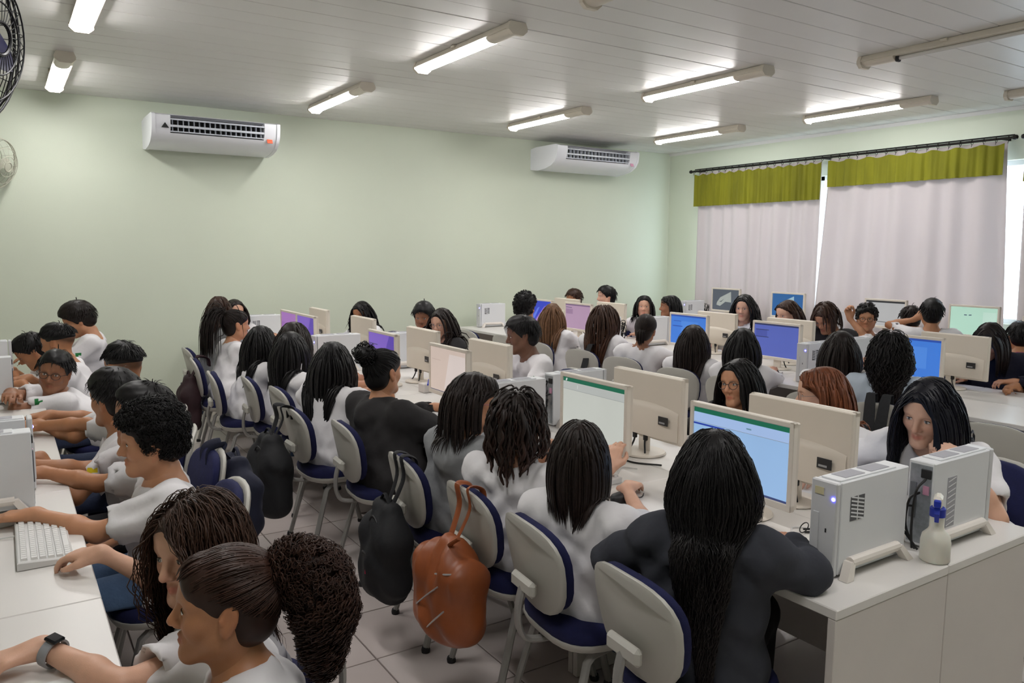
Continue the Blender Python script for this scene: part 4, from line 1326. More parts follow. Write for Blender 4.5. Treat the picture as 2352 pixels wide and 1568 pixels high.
def ik(S, W, l1, l2, hint):
    d = W - S; D = np.linalg.norm(d)
    if D > (l1 + l2) * 0.985:
        g = D / ((l1 + l2) * 0.985); l1 *= g; l2 *= g
    a = (l1 * l1 - l2 * l2 + D * D) / (2 * D)
    hh = math.sqrt(max(l1 * l1 - a * a, 1e-6))
    u = d / D; hv = np.asarray(hint, float); hv = nrm(hv - u * (hv @ u))
    return S + u * a + hv * hh

# ================================================================== HAIR
def ell_push(P, c, R, r):
    q = (P - c) @ R
    k = np.sqrt(((q / r) ** 2).sum(-1, keepdims=True))
    q = np.where(k < 1, q / np.maximum(k, 1e-6), q)
    return c + q @ R.T
def cap_push(P, a, b, r):
    ba = b - a; t = np.clip(((P - a) @ ba) / (ba @ ba), 0, 1)[..., None]
    d = P - (a + t * ba); L = np.linalg.norm(d, axis=-1, keepdims=True)
    return np.where(L < r, a + t * ba + d / np.maximum(L, 1e-6) * r, P)

def scalp_roots(n, r, front=0.62, nape=-0.55):
    out = np.zeros((0, 3))
    while len(out) < n:
        q = r.normal(size=(n * 3, 3)); q /= np.linalg.norm(q, axis=1, keepdims=True)
        y = q[:, 1]
        thr = np.where(y > 0, -0.10 + (front + 0.10) / 0.75 * y, -0.10 - (nape + 0.10) * y)
        out = np.concatenate([out, q[q[:, 2] > thr]])
    return out[:n]

def head_push(p, hc, R, hs, lay=0.0):
    p = ell_push(p, hc + R @ (np.array([0, 0.047, 0.048]) * hs), R, (np.array([0.0665, 0.0525, 0.0600]) * hs + lay))
    return ell_push(p, hc + R @ (np.array([0, -0.045, -0.035]) * hs), R, (np.array([0.070, 0.066, 0.066]) * hs + lay))

def strand_hair(nm, hc, R, hs, body, r, n=220, seg=14, length=0.42, rad=0.0055, part=0.0, wave=0.0, wfreq=3.0, back=0.25, flat=0.55, spread=0.009, lenvar=0.12, vol=0.985, front=0.36, fringe=False, stiff=0.5, prof=None, over=None, gather=0.0, ns=3, whorl=False, zmin=None, tuck=False):
    hr = np.array([0.083, 0.104, 0.094]) * hs * vol
    c0 = hc + R @ (np.array([0, -0.014, 0.028]) * hs)
    q = scalp_roots(n, r, front)
    if zmin is not None:
        q[:, 2] = np.where(q[:, 2] < zmin, zmin + np.abs(q[:, 2] - zmin) * 0.5, q[:, 2]); q /= np.linalg.norm(q, axis=1, keepdims=True)
    P = np.empty((n, seg + 1, 3))
    loc = q * (hr + spread * r.random((n, 1)) * 0.6)
    P[:, 0] = head_push(c0 + loc @ R.T, hc, R, hs, 0.3 * spread * r.random((n, 1)))
    side = np.sign(q[:, 0] - part + 1e-6)
    side = np.where(q[:, 1] < -0.55, q[:, 0] * 1.2, side)
    d = np.stack([side, -back - 0.2 * (q[:, 1] < 0), -0.35 * np.ones(n)], 1) @ R.T
    if whorl:
        d = np.stack([q[:, 0], q[:, 1] + 0.45, -0.25 + 0.0 * q[:, 2]], 1) @ R.T
    d /= np.linalg.norm(d, axis=1, keepdims=True)
    ln = length * (1 + lenvar * (r.random(n) * 2 - 1)) * (0.86 + 0.14 * (q[:, 2] < 0.6))
    lay = (spread * r.random(n))[:, None]
    g = np.array([0, 0, -1.0])
    for i in range(seg):
        st = (ln / seg)[:, None]
        d = d * stiff + g * (1 - stiff) * 0.75
        d /= np.linalg.norm(d, axis=1, keepdims=True)
        p = P[:, i] + d * st
        p = head_push(ell_push(p, c0, R, hr + lay), hc, R, hs, lay * 0.5)
        # keep the face clear
        l = (p - hc) @ R / hs
        m = (l[:, 1] > 0.035) & (l[:, 2] < (0.09 if not fringe else -0.0)) & (l[:, 2] > -0.22)
        lim = (0.066 + 0.012 * r.random(n)) * np.clip((0.095 - l[:, 2]) / 0.065, 0.05, 1)
        l[:, 0] = np.where(m & (np.abs(l[:, 0]) < lim), np.where(l[:, 0] + part * 0.02 >= 0, lim, -lim), l[:, 0])
        if tuck:
            m = (l[:, 2] < 0.045) & (l[:, 2] > -0.2)
            l[:, 1] = np.where(m, np.minimum(l[:, 1], 0.012 + 0.25 * np.maximum(l[:, 2], 0)), l[:, 1])
        p = hc + (l * hs) @ R.T
        if gather:
            l = (p - hc) @ R / hs
            k = (np.clip((-0.06 - l[:, 2]) / 0.08, 0, 1) * gather)
            l[:, 0] *= 1 - k
            l[:, 1] = l[:, 1] * (1 - k) + k * -0.13
            p = hc + (l * hs) @ R.T
        for a, b, rr in body:
            p = cap_push(p, a, b, rr + lay)
        dd = p - P[:, i]
        d = dd / (np.linalg.norm(dd, axis=1, keepdims=True) + 1e-9)
        P[:, i + 1] = P[:, i] + d * st
    # drop strands that were kinked by a collision
    sd_ = P[:, 1:] - P[:, :-1]; sd_ = sd_ / (np.linalg.norm(sd_, axis=2, keepdims=True) + 1e-9)
    keep = (sd_[:, 1:] * sd_[:, :-1]).sum(2)[:, 1:].min(1) > (-0.15 if gather > 0.03 else -0.93)
    P = P[keep]; n = len(P)
    if wave:
        s = np.linspace(0, 1, seg + 1)[None, :, None]
        ph = r.random((n, 1, 1)) * 6.28
        fr = wfreq * (0.8 + 0.4 * r.random((n, 1, 1)))
        ax1 = np.array([R[:, 0]])[None]; ax2 = np.array([R[:, 1]])[None]
        P = P + wave * np.clip(s * 2.2, 0.0, 1) * (np.sin(s * fr * 6.28 + ph) * ax1 + np.cos(s * fr * 6.28 + ph * 1.3) * ax2)
    V, f, shp = tubes(P, rad * (0.35 + 0.9 * r.random(n)), ns, flat, centre=c0 - np.array([0, 0, 0.12]), prof=prof)
    tn = 0.75 + 0.5 * r.random(n)
    tint = np.repeat(tn, shp[1] * shp[2])[:, None] * np.ones(3)
    if over is not None:
        s = np.tile(np.repeat(np.linspace(0, 1, shp[1]), shp[2]), n)[:, None]
        tint = tint * (1 - np.clip((s - 0.35) / 0.65, 0, 1) + np.clip((s - 0.35) / 0.65, 0, 1) * np.asarray(over))
    nm.add(V, f, 0, tint)
    return P

def hair_cap(nm, hc, R, hs, h, thick=0.010, front=0.085, top=0.0, low=0.0, extra=(), noise=0.0, fz=-0.034, frz=0.103, back=0.0, buzz=False):
    P = [ell((0, -0.016 - back * 0.4, 0.034 + top * 0.5), (0.078 + thick, 0.099 + thick + back * 0.5, 0.087 + thick + top * 0.5), k=0.005),
         ell((0, 0.047, 0.048), (0.063 + thick * 0.6, 0.047 + thick, 0.054 + thick), k=0.02),
         ell((0, -0.045, -0.035 - low), (0.066 + thick * 0.7, 0.062 + thick * 0.7, 0.065), k=0.03)]
    P += list(extra)
    if buzz:
        P += [ell((0, -0.03, -0.075), (0.14, 0.17, 0.105), k=0.015, op='-')]
    P += [ell((0, 0.060 + front, fz), (0.082, 0.098, frz), k=0.02, op='-'), ell((0, 0.05, -0.13), (0.11, 0.085, 0.09), k=0.02, op='-'), cap((0, -0.05, -0.14 - low), (0, -0.05, -0.26), 0.2, k=0.01, op='-') if low > -1 else None]
    P = [p for p in P if p is not None][:len(P) - 1]
    post = None
    if noise:
        def post(ax, d):
            X, Y, Z = ax[0][:, None, None], ax[1][None, :, None], ax[2][None, None, :]
            d += F4(noise) * (np.sin(X * 190 + 2 * np.sin(Y * 70)) * np.sin(Y * 150 + 1) + np.sin(Z * 170 + X * 60))
    v, f = sdf_mesh(P, h, post)
    nm.add(hc + (v * hs) @ R.T, f, 0, np.full((len(v), 3), 0.85))
    return v

def curls(nm, pts, nrmv, r, size=0.009, rad=0.0022, turns=2.0, seg=12, length=0.02, hang=0.0):
    n = len(pts)
    s = np.linspace(0, 1, seg + 1)[None, :, None]
    a = nrmv / (np.linalg.norm(nrmv, axis=1, keepdims=True) + 1e-9)
    t1 = np.cross(a, r.normal(size=(n, 3))); t1 /= np.linalg.norm(t1, axis=1, keepdims=True)
    t2 = np.cross(a, t1)
    ph = r.random((n, 1, 1)) * 6.28; sz = size * (0.6 + 0.8 * r.random((n, 1, 1)))
    th = s * turns * 6.28 + ph
    P = pts[:, None] + a[:, None] * s * length + sz * (np.cos(th) * t1[:, None] + np.sin(th) * t2[:, None]) + np.array([0, 0, -1.0]) * hang * s * s
    V, f, shp = tubes(P, rad, 3, 1.0, centre=pts.mean(0) + 1e-4)
    tn = 0.7 + 0.8 * r.random(n)
    nm.add(V, f, 0, np.repeat(tn, shp[1] * shp[2])[:, None] * np.ones(3))

# ================================================================== PERSON
LOD = {0: dict(head=0.0042, body=0.0074, shirt=0.013, n=1.0), 1: dict(head=0.0074, body=0.013, shirt=0.021, n=0.75), 2: dict(head=0.0105, body=0.019, shirt=0.030, n=0.5)}
PEOPLE = {}
def person(key, label, h, fa, seat, ta, hp=0, hr=0, hs=1.1, sex='f', skin='warm', hair='black', style='long', top='white', kind='tee', pants='dkjeans', lod=1, arms=None, glasses=None, logo=None, sw=None, legs=True, pz=0.50, seed=None, hopt=None, build=1.0, shoes=False, fade=0.0, stand=False, legdir=None, hd=None, bd=None):
    r = np.random.default_rng(seed if seed is not None else abs(hash_(key)))
    Q = LOD[lod]
    hc = np.array(h, float); R = frame(fa, hp, hr)
    if hs >= 1.08:
        hc = hc + np.array([0, 0, 0.148 * 0.07 * hs]); hs = hs * 0.93
    base = (seat[0], seat[1], 0.0)
    root = thing('person', label, 'person', base, 0, 'students in the computer room')
    a = math.radians(ta)
    fw = np.array([math.cos(a), math.sin(a), 0.0]); rt = np.array([math.sin(a), -math.cos(a), 0.0]); up = np.array([0, 0, 1.0])
    nb = hc + R @ (np.array([0, -0.030, -0.150]) * hs)
    pel = np.array([seat[0], seat[1], pz])
    sp = nrm(nb - pel)
    sc_ = nb - sp * 0.045
    w = (sw if sw else (0.165 if sex == 'f' else 0.185)) * build
    SR, SL = sc_ + rt * w - up * 0.015, sc_ - rt * w - up * 0.015
    # ---- arms
    W, Eb = {}, {}
    arms = arms or {}
    hands = []
    for sd, S, sg in (('r', SR, 1), ('l', SL, -1)):
        sp_ = arms.get(sd, {})
        wr = np.array(sp_.get('w', pel + fw * 0.42 + rt * sg * 0.12 + up * (0.80 - pz)), float)
        fd = np.array(sp_.get('f', fw - rt * sg * 0.15 + up * -0.05), float)
        nd = np.array(sp_.get('n', (0, 0, 1)), float)
        hint = np.array(sp_.get('e', -up * 0.7 + rt * sg * 0.8 - fw * 0.2), float)
        E = np.array(sp_['E'], float) if 'E' in sp_ else ik(S, wr, 0.265, 0.24, hint)
        W[sd], Eb[sd] = wr, E
        hands.append((wr, fd, nd, sg, sp_.get('curl', 28)))
    # ---- body: one skin surface (neck, shoulders, arms, hands) + head
    nr = 0.050 if sex == 'f' else 0.057
    P = [cap(nb + R @ np.array([0, 0.0, 0.03]), sc_, nr * hs, nr * 1.25, k=0.03), cap(sc_, SR, 0.05, 0.045, k=0.04), cap(sc_, SL, 0.05, 0.045, k=0.04), cap(sc_ - sp * 0.03, sc_ - sp * 0.06, 0.075, 0.07, k=0.05)]
    ag = (0.84 if sex == 'f' else 0.93) * build
    for (wr, fd, nd, sg, cu_), sd, S in zip(hands, ('r', 'l'), (SR, SL)):
        E = Eb[sd]
        P += [cap(S, E, 0.047 * ag, 0.037 * ag, k=0.03), cap(E, E + (wr - E) * 0.35, 0.037 * ag, 0.039 * ag, k=0.02), cap(E + (wr - E) * 0.35, wr, 0.039 * ag, 0.0255 * ag, k=0.02)]
        # back of the hand points along nd; thumbs point towards the body's middle
        f_ = nrm(fd); n_ = nrm(nd - f_ * (nd @ f_)); s_ = np.cross(f_, n_)
        inward = -1 if sg > 0 else 1
        P += hand_prims(wr, fd, nd, inward if (arms.get(sd, {}).get('flip') is None) else -inward, cu_, 1.0 if sex == 'f' else 1.08)
    nm = NM()
    v, f = sdf_mesh(P, bd or Q['body'])
    nm.add(v, f)
    for (v, f, mi, tint) in get_head(sex, hd or Q['head']):
        t = tint.copy()
        if fade and mi == 0:
            q = np.stack([v[:, 0] / 0.08, (v[:, 1] + 0.014) / 0.10, (v[:, 2] - 0.03) / 0.09], 1)
            thr = np.where(q[:, 1] > 0, -0.1 + 0.96 * q[:, 1], -0.1 + 0.75 * q[:, 1])
            ear = (np.abs(v[:, 0]) > 0.072) & (v[:, 2] < 0.03) & (v[:, 1] > -0.035) & (v[:, 1] < 0.02)
            k = np.clip((q[:, 2] - thr) / 0.35, 0, 1) * (~ear)
            t *= 1 - fade * k[:, None]
        vv = v.copy()
        nm.add(hc + (vv * hs) @ R.T, f, mi, t)
    sk = mat('skin ' + skin, SKIN[skin])
    hm = mat('hair ' + hair, HAIRC[hair])
    nm.build('body', [sk, eyew, irism, mat('brow ' + hair, HAIRC[hair], rough=0.7), pupm], root, base, tint=True)
    # ---- top garment
    C = CLOTH[top]
    inf = 0.014 if kind == 'tee' else 0.017
    g = 1.0 * build
    T = []
    mid = sc_ + (pel - sc_) * 0.55
    for sg, S in ((1, SR), (-1, SL)):
        T += [cap(S - rt * sg * 0.045 * g - up * 0.035, mid + rt * sg * 0.075 * g, 0.070 * g + inf, 0.092 * g + inf, k=0.06),
              cap(mid + rt * sg * 0.075 * g, pel + rt * sg * 0.085 * g + up * 0.02, 0.092 * g + inf, 0.130 * g + inf, k=0.06),
              cap(nb - sp * 0.035 + rt * sg * 0.03, S + up * 0.005, 0.046 + inf, 0.046 + inf, k=0.04)]
    T += [cap(sc_ - sp * 0.05 + fw * 0.02, mid + fw * 0.01, 0.088 * g + inf * 0.5, 0.095 * g + inf, k=0.05),
          cap(sc_ - sp * 0.06 - fw * 0.012, mid - fw * 0.008, 0.080 * g + inf, 0.092 * g + inf, k=0.05), cap(mid - fw * 0.006, pel + up * 0.02 - fw * 0.01, 0.095 * g + inf, 0.122 * g + inf, k=0.05)]
    if sex == 'f':
        for sg in (1, -1):
            T += [ell(sc_ - sp * 0.17 + fw * 0.075 + rt * sg * 0.062, (0.06, 0.06, 0.06), k=0.05)]
    cuts = []
    for sd, S in (('r', SR), ('l', SL)):
        E, wr = Eb[sd], W[sd]
        if kind == 'tee':
            T += [cap(S, S + (E - S) * 0.72, 0.056 * g + inf, 0.056 * g + inf, k=0.05)]
        else:
            T += [cap(S, E, 0.056 * g + inf, 0.048 * g + inf, k=0.05), cap(E, E + (wr - E) * 0.9, 0.047 * g + inf, 0.030 + inf, k=0.03)]
    if kind == 'hoodie':
        bk = nb - fw * 0.05 - up * 0.03
        for an in np.linspace(-1.35, 1.35, 9):
            for an2 in (an + 0.34,):
                if an2 < 1.5:
                    p0 = nb - up * (0.03 + 0.05 * math.cos(an)) + (-fw * math.cos(an) * 0.095 + rt * math.sin(an) * 0.085); p1 = nb - up * (0.03 + 0.05 * math.cos(an2)) + (-fw * math.cos(an2) * 0.095 + rt * math.sin(an2) * 0.085)
                    T += [cap(p0, p1, 0.036, 0.036, k=0.02)]
        T += [ell(nb - fw * 0.075 - up * 0.09, (0.072, 0.072, 0.085), k=0.05)]
    ph = r.random(8) * 6.28
    amp = (0.0056 if lod < 2 else 0.004) * (0.75 if kind != 'tee' else 1.0)
    def post(ax, d):
        X, Y, Z = ax[0][:, None, None], ax[1][None, :, None], ax[2][None, None, :]
        A_ = X * F4(rt[0]) + Y * F4(rt[1]); B_ = X * F4(fw[0]) + Y * F4(fw[1])
        d += F4(amp * 0.8) * np.maximum(0, np.sin(Z * 44 + A_ * 26 + 2.4 * np.sin(A_ * 13 + B_ * 9 + ph[6]) + ph[7])) ** 3
        d += F4(amp) * (np.sin(Z * 62 + 3.2 * np.sin(A_ * 17 + ph[0]) + ph[1]) * (0.6 + 0.4 * np.sin(B_ * 23 + ph[2])) + 0.8 * np.sin(Z * 31 + A_ * 48 + 2 * np.sin(B_ * 21 + ph[3]) + ph[4]) + 0.5 * np.sin(A_ * 70 - Z * 37 + ph[5]))
    # sleeve openings and neck opening
    if kind == 'tee':
        for sd, S in (('r', SR), ('l', SL)):
            E = Eb[sd]; u_ = nrm(E - S); p_ = S + (E - S) * 0.66
            T += [cap(p_ + u_ * 0.075, p_ + u_ * 0.12, 0.095, 0.095, k=0.004, op='-') if False else ('c', p_ + u_ * 0.10, p_ + u_ * 0.30, 0.096, 0.16, 0.004, '-'),
                  cap(p_ - u_ * 0.005, p_ + u_ * 0.05, 0.043 * g, 0.050 * g, k=0.004, op='-')]
    else:
        for sd in ('r', 'l'):
            E, wr = Eb[sd], W[sd]; u_ = nrm(wr - E)
            T += [cap(wr - u_ * 0.06, wr + u_ * 0.05, 0.031, 0.031, k=0.004, op='-')]
    T += [cap(nb - sp * 0.012 + fw * 0.014, nb + (hc - nb) * 0.6 + fw * 0.01, nr * hs * 1.13 + 0.004, nr * hs * 1.5, k=0.012, op='-')]
    v, f = sdf_mesh(T, Q['shirt'], post, pad=0.012)
    nm = NM()
    mi = np.zeros(len(f), np.int32)
    mats = [C]
    if logo:
        sd = logo[0]; S = SR if sd == 'r' else SL; E = Eb[sd]
        lp = S + (E - S) * 0.42 + nrm(np.array(logo[2], float)) * 0.066
        fc = v[f].mean(1)
        dist = np.linalg.norm((fc - lp) * np.array([1, 1, 1.3]), axis=1)
        mi[dist < 0.021] = 1
        mats = [C, greenlogo if logo[1] == 'g' else yellowlogo]
    nm.add(v, f, mi)
    nm.build({'tee': 't_shirt', 'hoodie': 'hoodie', 'jacket': 'jacket'}[kind], mats, root, base)
    # ---- trousers (and shoes)
    if legs:
        ld = fw if legdir is None else nrm(np.array([math.cos(math.radians(legdir)), math.sin(math.radians(legdir)), 0]))
        lr = np.array([ld[1], -ld[0], 0.0])
        T = []
        for sg in (1, -1):
            hip = pel + lr * sg * 0.085 - up * 0.01
            if stand:
                knee = np.array([hip[0], hip[1], pz * 0.52]) + ld * 0.02; ank = np.array([hip[0], hip[1], 0.10])
            else:
                knee = hip + ld * 0.40 + lr * sg * 0.02; knee[2] = 0.505
                ank = knee + ld * (0.02 + 0.05 * sg * (r.random() - 0.3)); ank[2] = 0.11
            T += [cap(hip, knee, 0.098 * build, 0.066, k=0.04), cap(knee, ank, 0.064, 0.047, k=0.03)]
            if shoes:
                sh = NM()
                tp = ank + ld * 0.13; tp[2] = 0.035
                hl = ank - ld * 0.05; hl[2] = 0.04
                S_ = [cap(hl, tp, 0.036, 0.034, k=0.02), cap(ank, ank - up * 0.06, 0.04, 0.042, k=0.03), ell((ank + ld * 0.05) * np.array([1, 1, 0]) + up * 0.05, (0.05, 0.05, 0.04), k=0.03)]
                vv, ff = sdf_mesh(S_, 0.008, cut=[((0, 0, 0.012), (0, 0, -1))])
                fz = vv[ff].mean(1)[:, 2]
                sh.add(vv, ff, (fz < 0.022).astype(np.int32))
                sh.build('shoe', [shoem, solem], root, base)
        T += [cap(pel + lr * 0.06, pel - lr * 0.06, 0.115 * build, 0.115 * build, k=0.05)]
        cut = [((0, 0, 0.462), (0, 0, -1))] if False else None
        v, f = sdf_mesh(T, 0.017 if lod == 0 else 0.03, None)
        # flatten on to the seat
        m = (v[:, 2] < 0.482) & (((v - pel) @ ld) < 0.30)
        if not stand:
            v[m, 2] = np.maximum(v[m, 2], 0.488)
        NM().add(v, f).build('trousers', [CLOTH[pants]], root, base)
    # ---- hair
    nm = NM()
    o = dict(hopt or {})
    N = Q['n']
    chest = pel + (sc_ - pel) * 0.5
    bodycaps = [(SR, SL, 0.088), (sc_ + rt * w * 0.5 - up * 0.06, mid + rt * 0.07, 0.112), (sc_ - rt * w * 0.5 - up * 0.06, mid - rt * 0.07, 0.112), (nb, hc - R[:, 2] * 0.06, 0.068)]
    if kind == 'hoodie':
        bodycaps = [(a_, b_, r_ + 0.010) for a_, b_, r_ in bodycaps] + [(nb - fw * 0.075 - up * 0.07, nb - fw * 0.075 - up * 0.13, 0.088)]
    hq = {0: 0.006, 1: 0.009, 2: 0.012}[lod]
    if style in ('long', 'wavy', 'braids', 'dreads'):
        hair_cap(nm, hc, R, hs, hq, thick=o.pop('cap', 0.004), front=o.pop('capfront', 0.045), noise=0.0)
        d = dict(n={0: 760, 1: 380, 2: 180}[lod], seg={0: 13, 1: 10, 2: 8}[lod], length=0.46, rad={0: 0.0062, 1: 0.0085, 2: 0.011}[lod], flat=0.22, ns=3, part=0.0, gather=0.055 if key[0] in 'MN' else 0.02)
        if style == 'wavy': d['seg'] = {0: 19, 1: 14, 2: 11}[lod]
        if style == 'wavy': d.update(n=int(d['n'] * (2.1 if lod == 0 else 1.4)), wave=0.011, wfreq=3.0, spread=0.03, flat=0.5, ns=3, rad=d['rad'] * (0.44 if lod == 0 else 0.6))
        if style == 'braids': d.update(n=150, ns=5, rad=0.0072, flat=1.0, wave=0.004, wfreq=7, spread=0.03, prof=np.ones(d['seg'] + 1) * np.where(np.arange(d['seg'] + 1) == d['seg'], 0.5, 1))
        if style == 'dreads': d.update(n=230, ns=5, rad=0.0062, flat=1.0, length=0.30, wave=0.006, wfreq=2.2, spread=0.035, lenvar=0.16, prof=np.ones(d['seg'] + 1) * np.where(np.arange(d['seg'] + 1) == d['seg'], 0.55, 1))
        d.update(o)
        strand_hair(nm, hc, R, hs, bodycaps, r, **d)
    elif style in ('short', 'fade', 'mop'):
        ex = []
        thick, topv = (0.010, 0.012) if style == 'short' else ((0.004, 0.016) if style == 'fade' else (0.020, 0.016))
        thick = o.get('thick', thick); topv = o.get('top', topv)
        ex.append(ell((0, 0.018, 0.072), (0.066, 0.078, 0.052 + topv), k=0.02))
        if style == 'mop':
            ex.append(ell((0, 0.055, 0.058), (0.07, 0.05, 0.045), k=0.02))
        hair_cap(nm, hc, R, hs, hq * 0.9, thick=thick, front=o.get('front', 0.030), extra=ex, noise=0.0012, fz=-0.03 if style != 'mop' else -0.038, low=0.0, buzz=style == 'fade')
        # combed tufts over the cap
        n_ = {0: 1600, 1: 560, 2: 240}[lod]
        strand_hair(nm, hc, R, hs, [], r, n=n_, seg=4, length=o.get('length', 0.045), rad={0: 0.002, 1: 0.003, 2: 0.005}[lod], part=o.get('part', 0.4), back=-0.9 if style == 'mop' else -0.35, spread=0.012, vol=1.0 + (0.05 if style == 'mop' else 0.0) + topv * 1.2, front=0.40, fringe=True, stiff=0.66, wave=0.0015, whorl=True, flat=0.5, zmin=0.42 if style == 'fade' else None)
    elif style == 'curly':
        big = o.get('big', 0.022)
        v = hair_cap(nm, hc, R, hs, hq, thick=big * 0.75, top=big * 0.7, front=0.035, noise=0.003, extra=[ell((0, 0.035, 0.075), (0.068, 0.062, 0.045 + big * 0.6), k=0.02)], fz=-0.034)
        n_ = int(o.get('n', 900) * N)
        pick = r.integers(0, len(v), n_); vv = v[pick]
        ok = (vv[:, 2] > -0.06) & ((vv[:, 1] < 0.045) | (vv[:, 2] > 0.055)); vv = vv[ok]
        nn = vv - np.array([0, -0.01, 0.02])
        curls(nm, hc + (vv * hs) @ R.T, nn @ R.T, r, size=o.get('size', 0.008), rad=0.0017 * (1.0 if lod == 0 else 1.7), turns=1.8, seg=9 if lod == 0 else 6, length=0.014)
    elif style in ('pony', 'puff', 'bun'):
        tie = np.array(o.get('tie', (0, -0.10, 0.06)))
        hair_cap(nm, hc, R, hs, hq, thick=0.004, front=0.078, noise=0.0)
        hr_ = np.array([0.083, 0.104, 0.094]) * hs
        c0 = hc + R @ (np.array([0, -0.014, 0.028]) * hs)
        n_ = {0: 1400, 1: 450, 2: 200}[lod]
        q = scalp_roots(n_, r, 0.26, -0.85)
        tq = tie / np.array([0.083, 0.104, 0.094]); tq = tq / np.linalg.norm(tq)
        S_ = 9
        s = np.linspace(0, 1, S_)[None, :, None]
        G = q[:, None] * (1 - s) + tq * s
        G /= np.linalg.norm(G, axis=2, keepdims=True) + 1e-9
        Pp = c0 + (G * (hr_ * (1.01 + 0.035 * r.random((n_, 1, 1)) + 0.13 * np.clip(-G[:, :, 2:3], 0, 1)))) @ R.T
        Pp = head_push(Pp, hc, R, hs, 0.003 * r.random((n_, 1, 1)))
        V, f, shp = tubes(Pp, {0: 0.0019, 1: 0.003, 2: 0.005}[lod], 3, 0.6, centre=c0)
        nm.add(V, f, 0, np.repeat(0.7 + 0.7 * r.random(n_), shp[1] * shp[2])[:, None] * np.ones(3))
        tp = c0 + (tq * hr_ * 1.06) @ R.T
        if style == 'bun':
            br = o.get('r', 0.05)
            bc = tp + (tq @ R.T) * br * 0.7
            v, f = sdf_mesh([ell(bc, (br, br, br * 0.85), k=0.01)], hq, None)
            nm.add(v, f, 0)
            n2 = int(160 * N)
            dirs = r.normal(size=(n2, 3)); dirs /= np.linalg.norm(dirs, axis=1, keepdims=True)
            curls(nm, bc + dirs * br * 0.92, np.cross(dirs, r.normal(size=(n2, 3))), r, size=0.012, rad=0.003, turns=1.0, seg=8, length=0.035)
        elif style == 'pony':
            n2 = {0: 500, 1: 300, 2: 160}[lod]; L = o.get('length', 0.42); sg_ = 11
            Pn = np.empty((n2, sg_ + 1, 3)); Pn[:, 0] = tp + r.normal(size=(n2, 3)) * 0.012
            d = np.tile((tq @ R.T) * 1.0 + up * 0.25, (n2, 1)) + r.normal(size=(n2, 3)) * 0.25
            ln = L * (0.75 + 0.3 * r.random(n2))
            for i in range(sg_):
                d = d * 0.62 + np.array([0, 0, -0.38]); d /= np.linalg.norm(d, axis=1, keepdims=True)
                p = Pn[:, i] + d * (ln / sg_)[:, None]
                p = ell_push(p, c0, R, hr_ * 1.05)
                lay = (0.03 * r.random(n2))[:, None]
                for a_, b_, rr in bodycaps: p = cap_push(p, a_, b_, rr + lay)
                Pn[:, i + 1] = p
            V, f, shp = tubes(Pn, 0.004, 3, 0.55, centre=c0 - up * 0.15)
            nm.add(V, f, 0, np.repeat(0.7 + 0.6 * r.random(n2), shp[1] * shp[2])[:, None] * np.ones(3))
        else:
            # big curly puff hanging behind the tie
            ax_ = nrm(tq @ R.T)
            cs = o.get('core', [(0.03, 0.0, 0.052), (0.075, -0.05, 0.066), (0.09, -0.125, 0.068), (0.085, -0.20, 0.052), (0.085, -0.25, 0.026)])
            pr_ = [ell(tp + ax_ * a_ * hs + up * b_ * hs, (r_ * hs * 0.86,) * 3, k=0.04) for a_, b_, r_ in cs]
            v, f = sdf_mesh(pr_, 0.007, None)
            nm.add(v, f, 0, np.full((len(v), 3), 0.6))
            n2 = int(o.get('n', 2200))
            pk = r.integers(0, len(v), n2); p0 = v[pk]
            cen = tp + ax_ * 0.08 - up * 0.1
            nn = (p0 - cen); nn /= np.linalg.norm(nn, axis=1, keepdims=True) + 1e-9
            nn = nn + np.array([0, 0, -0.55])
            curls(nm, p0 + nn * 0.004, nn, r, size=0.0075, rad=0.0019, turns=2.2, seg=11, length=0.026, hang=0.004)
            MB().tube([tp + 0.028 * hs * (math.cos(t) * R[:, 0] + math.sin(t) * np.cross(ax_, R[:, 0])) for t in np.linspace(0, 6.28, 16, endpoint=False)], 0.007, 6, closed=True).build('hair_tie', CLOTH['black'], root, tuple(-np.array(base)))
    nm.build('hair', [hm], root, base, tint=True)
    # ---- spectacles
    if glasses:
        gm = mat('spectacle frame ' + glasses, {'dark': (40, 38, 40), 'pink': (190, 120, 140), 'clear': (150, 130, 120)}[glasses], rough=0.3)
        L = lambda p: tuple(hc + R @ (np.array(p) * hs) - np.array(base))
        q = MB()
        for s in (-1, 1):
            q.tube([L((s * 0.033 + 0.0245 * math.cos(t), 0.1005 - 0.006 * abs(math.cos(t)) * (1 if s * math.cos(t) > 0 else 0), -0.004 + 0.0205 * math.sin(t))) for t in np.linspace(0, 6.283, 20, endpoint=False)], 0.0016 * hs, 6, closed=True)
            q.tube([L((s * 0.057, 0.094, 0.002)), L((s * 0.078, 0.07, 0.003)), L((s * 0.083, 0.0, 0.004)), L((s * 0.084, -0.02, -0.008))], 0.0016 * hs, 5)
        q.tube([L((-0.009, 0.1, 0.0)), L((0, 0.104, 0.003)), L((0.009, 0.1, 0.0))], 0.0015 * hs, 5)
        q.build('spectacles', gm, root)
    PEOPLE[key] = dict(root=root, base=base, SR=SR, SL=SL, W=W, E=Eb, nb=nb, hc=hc, R=R, hs=hs)
    return root

def hash_(s):
    v = 7
    for ch in s: v = (v * 131 + ord(ch)) % 1000003
    return v
# ================================================================== PEOPLE
def hx(d): return {'w': d}
D_ = 0.795
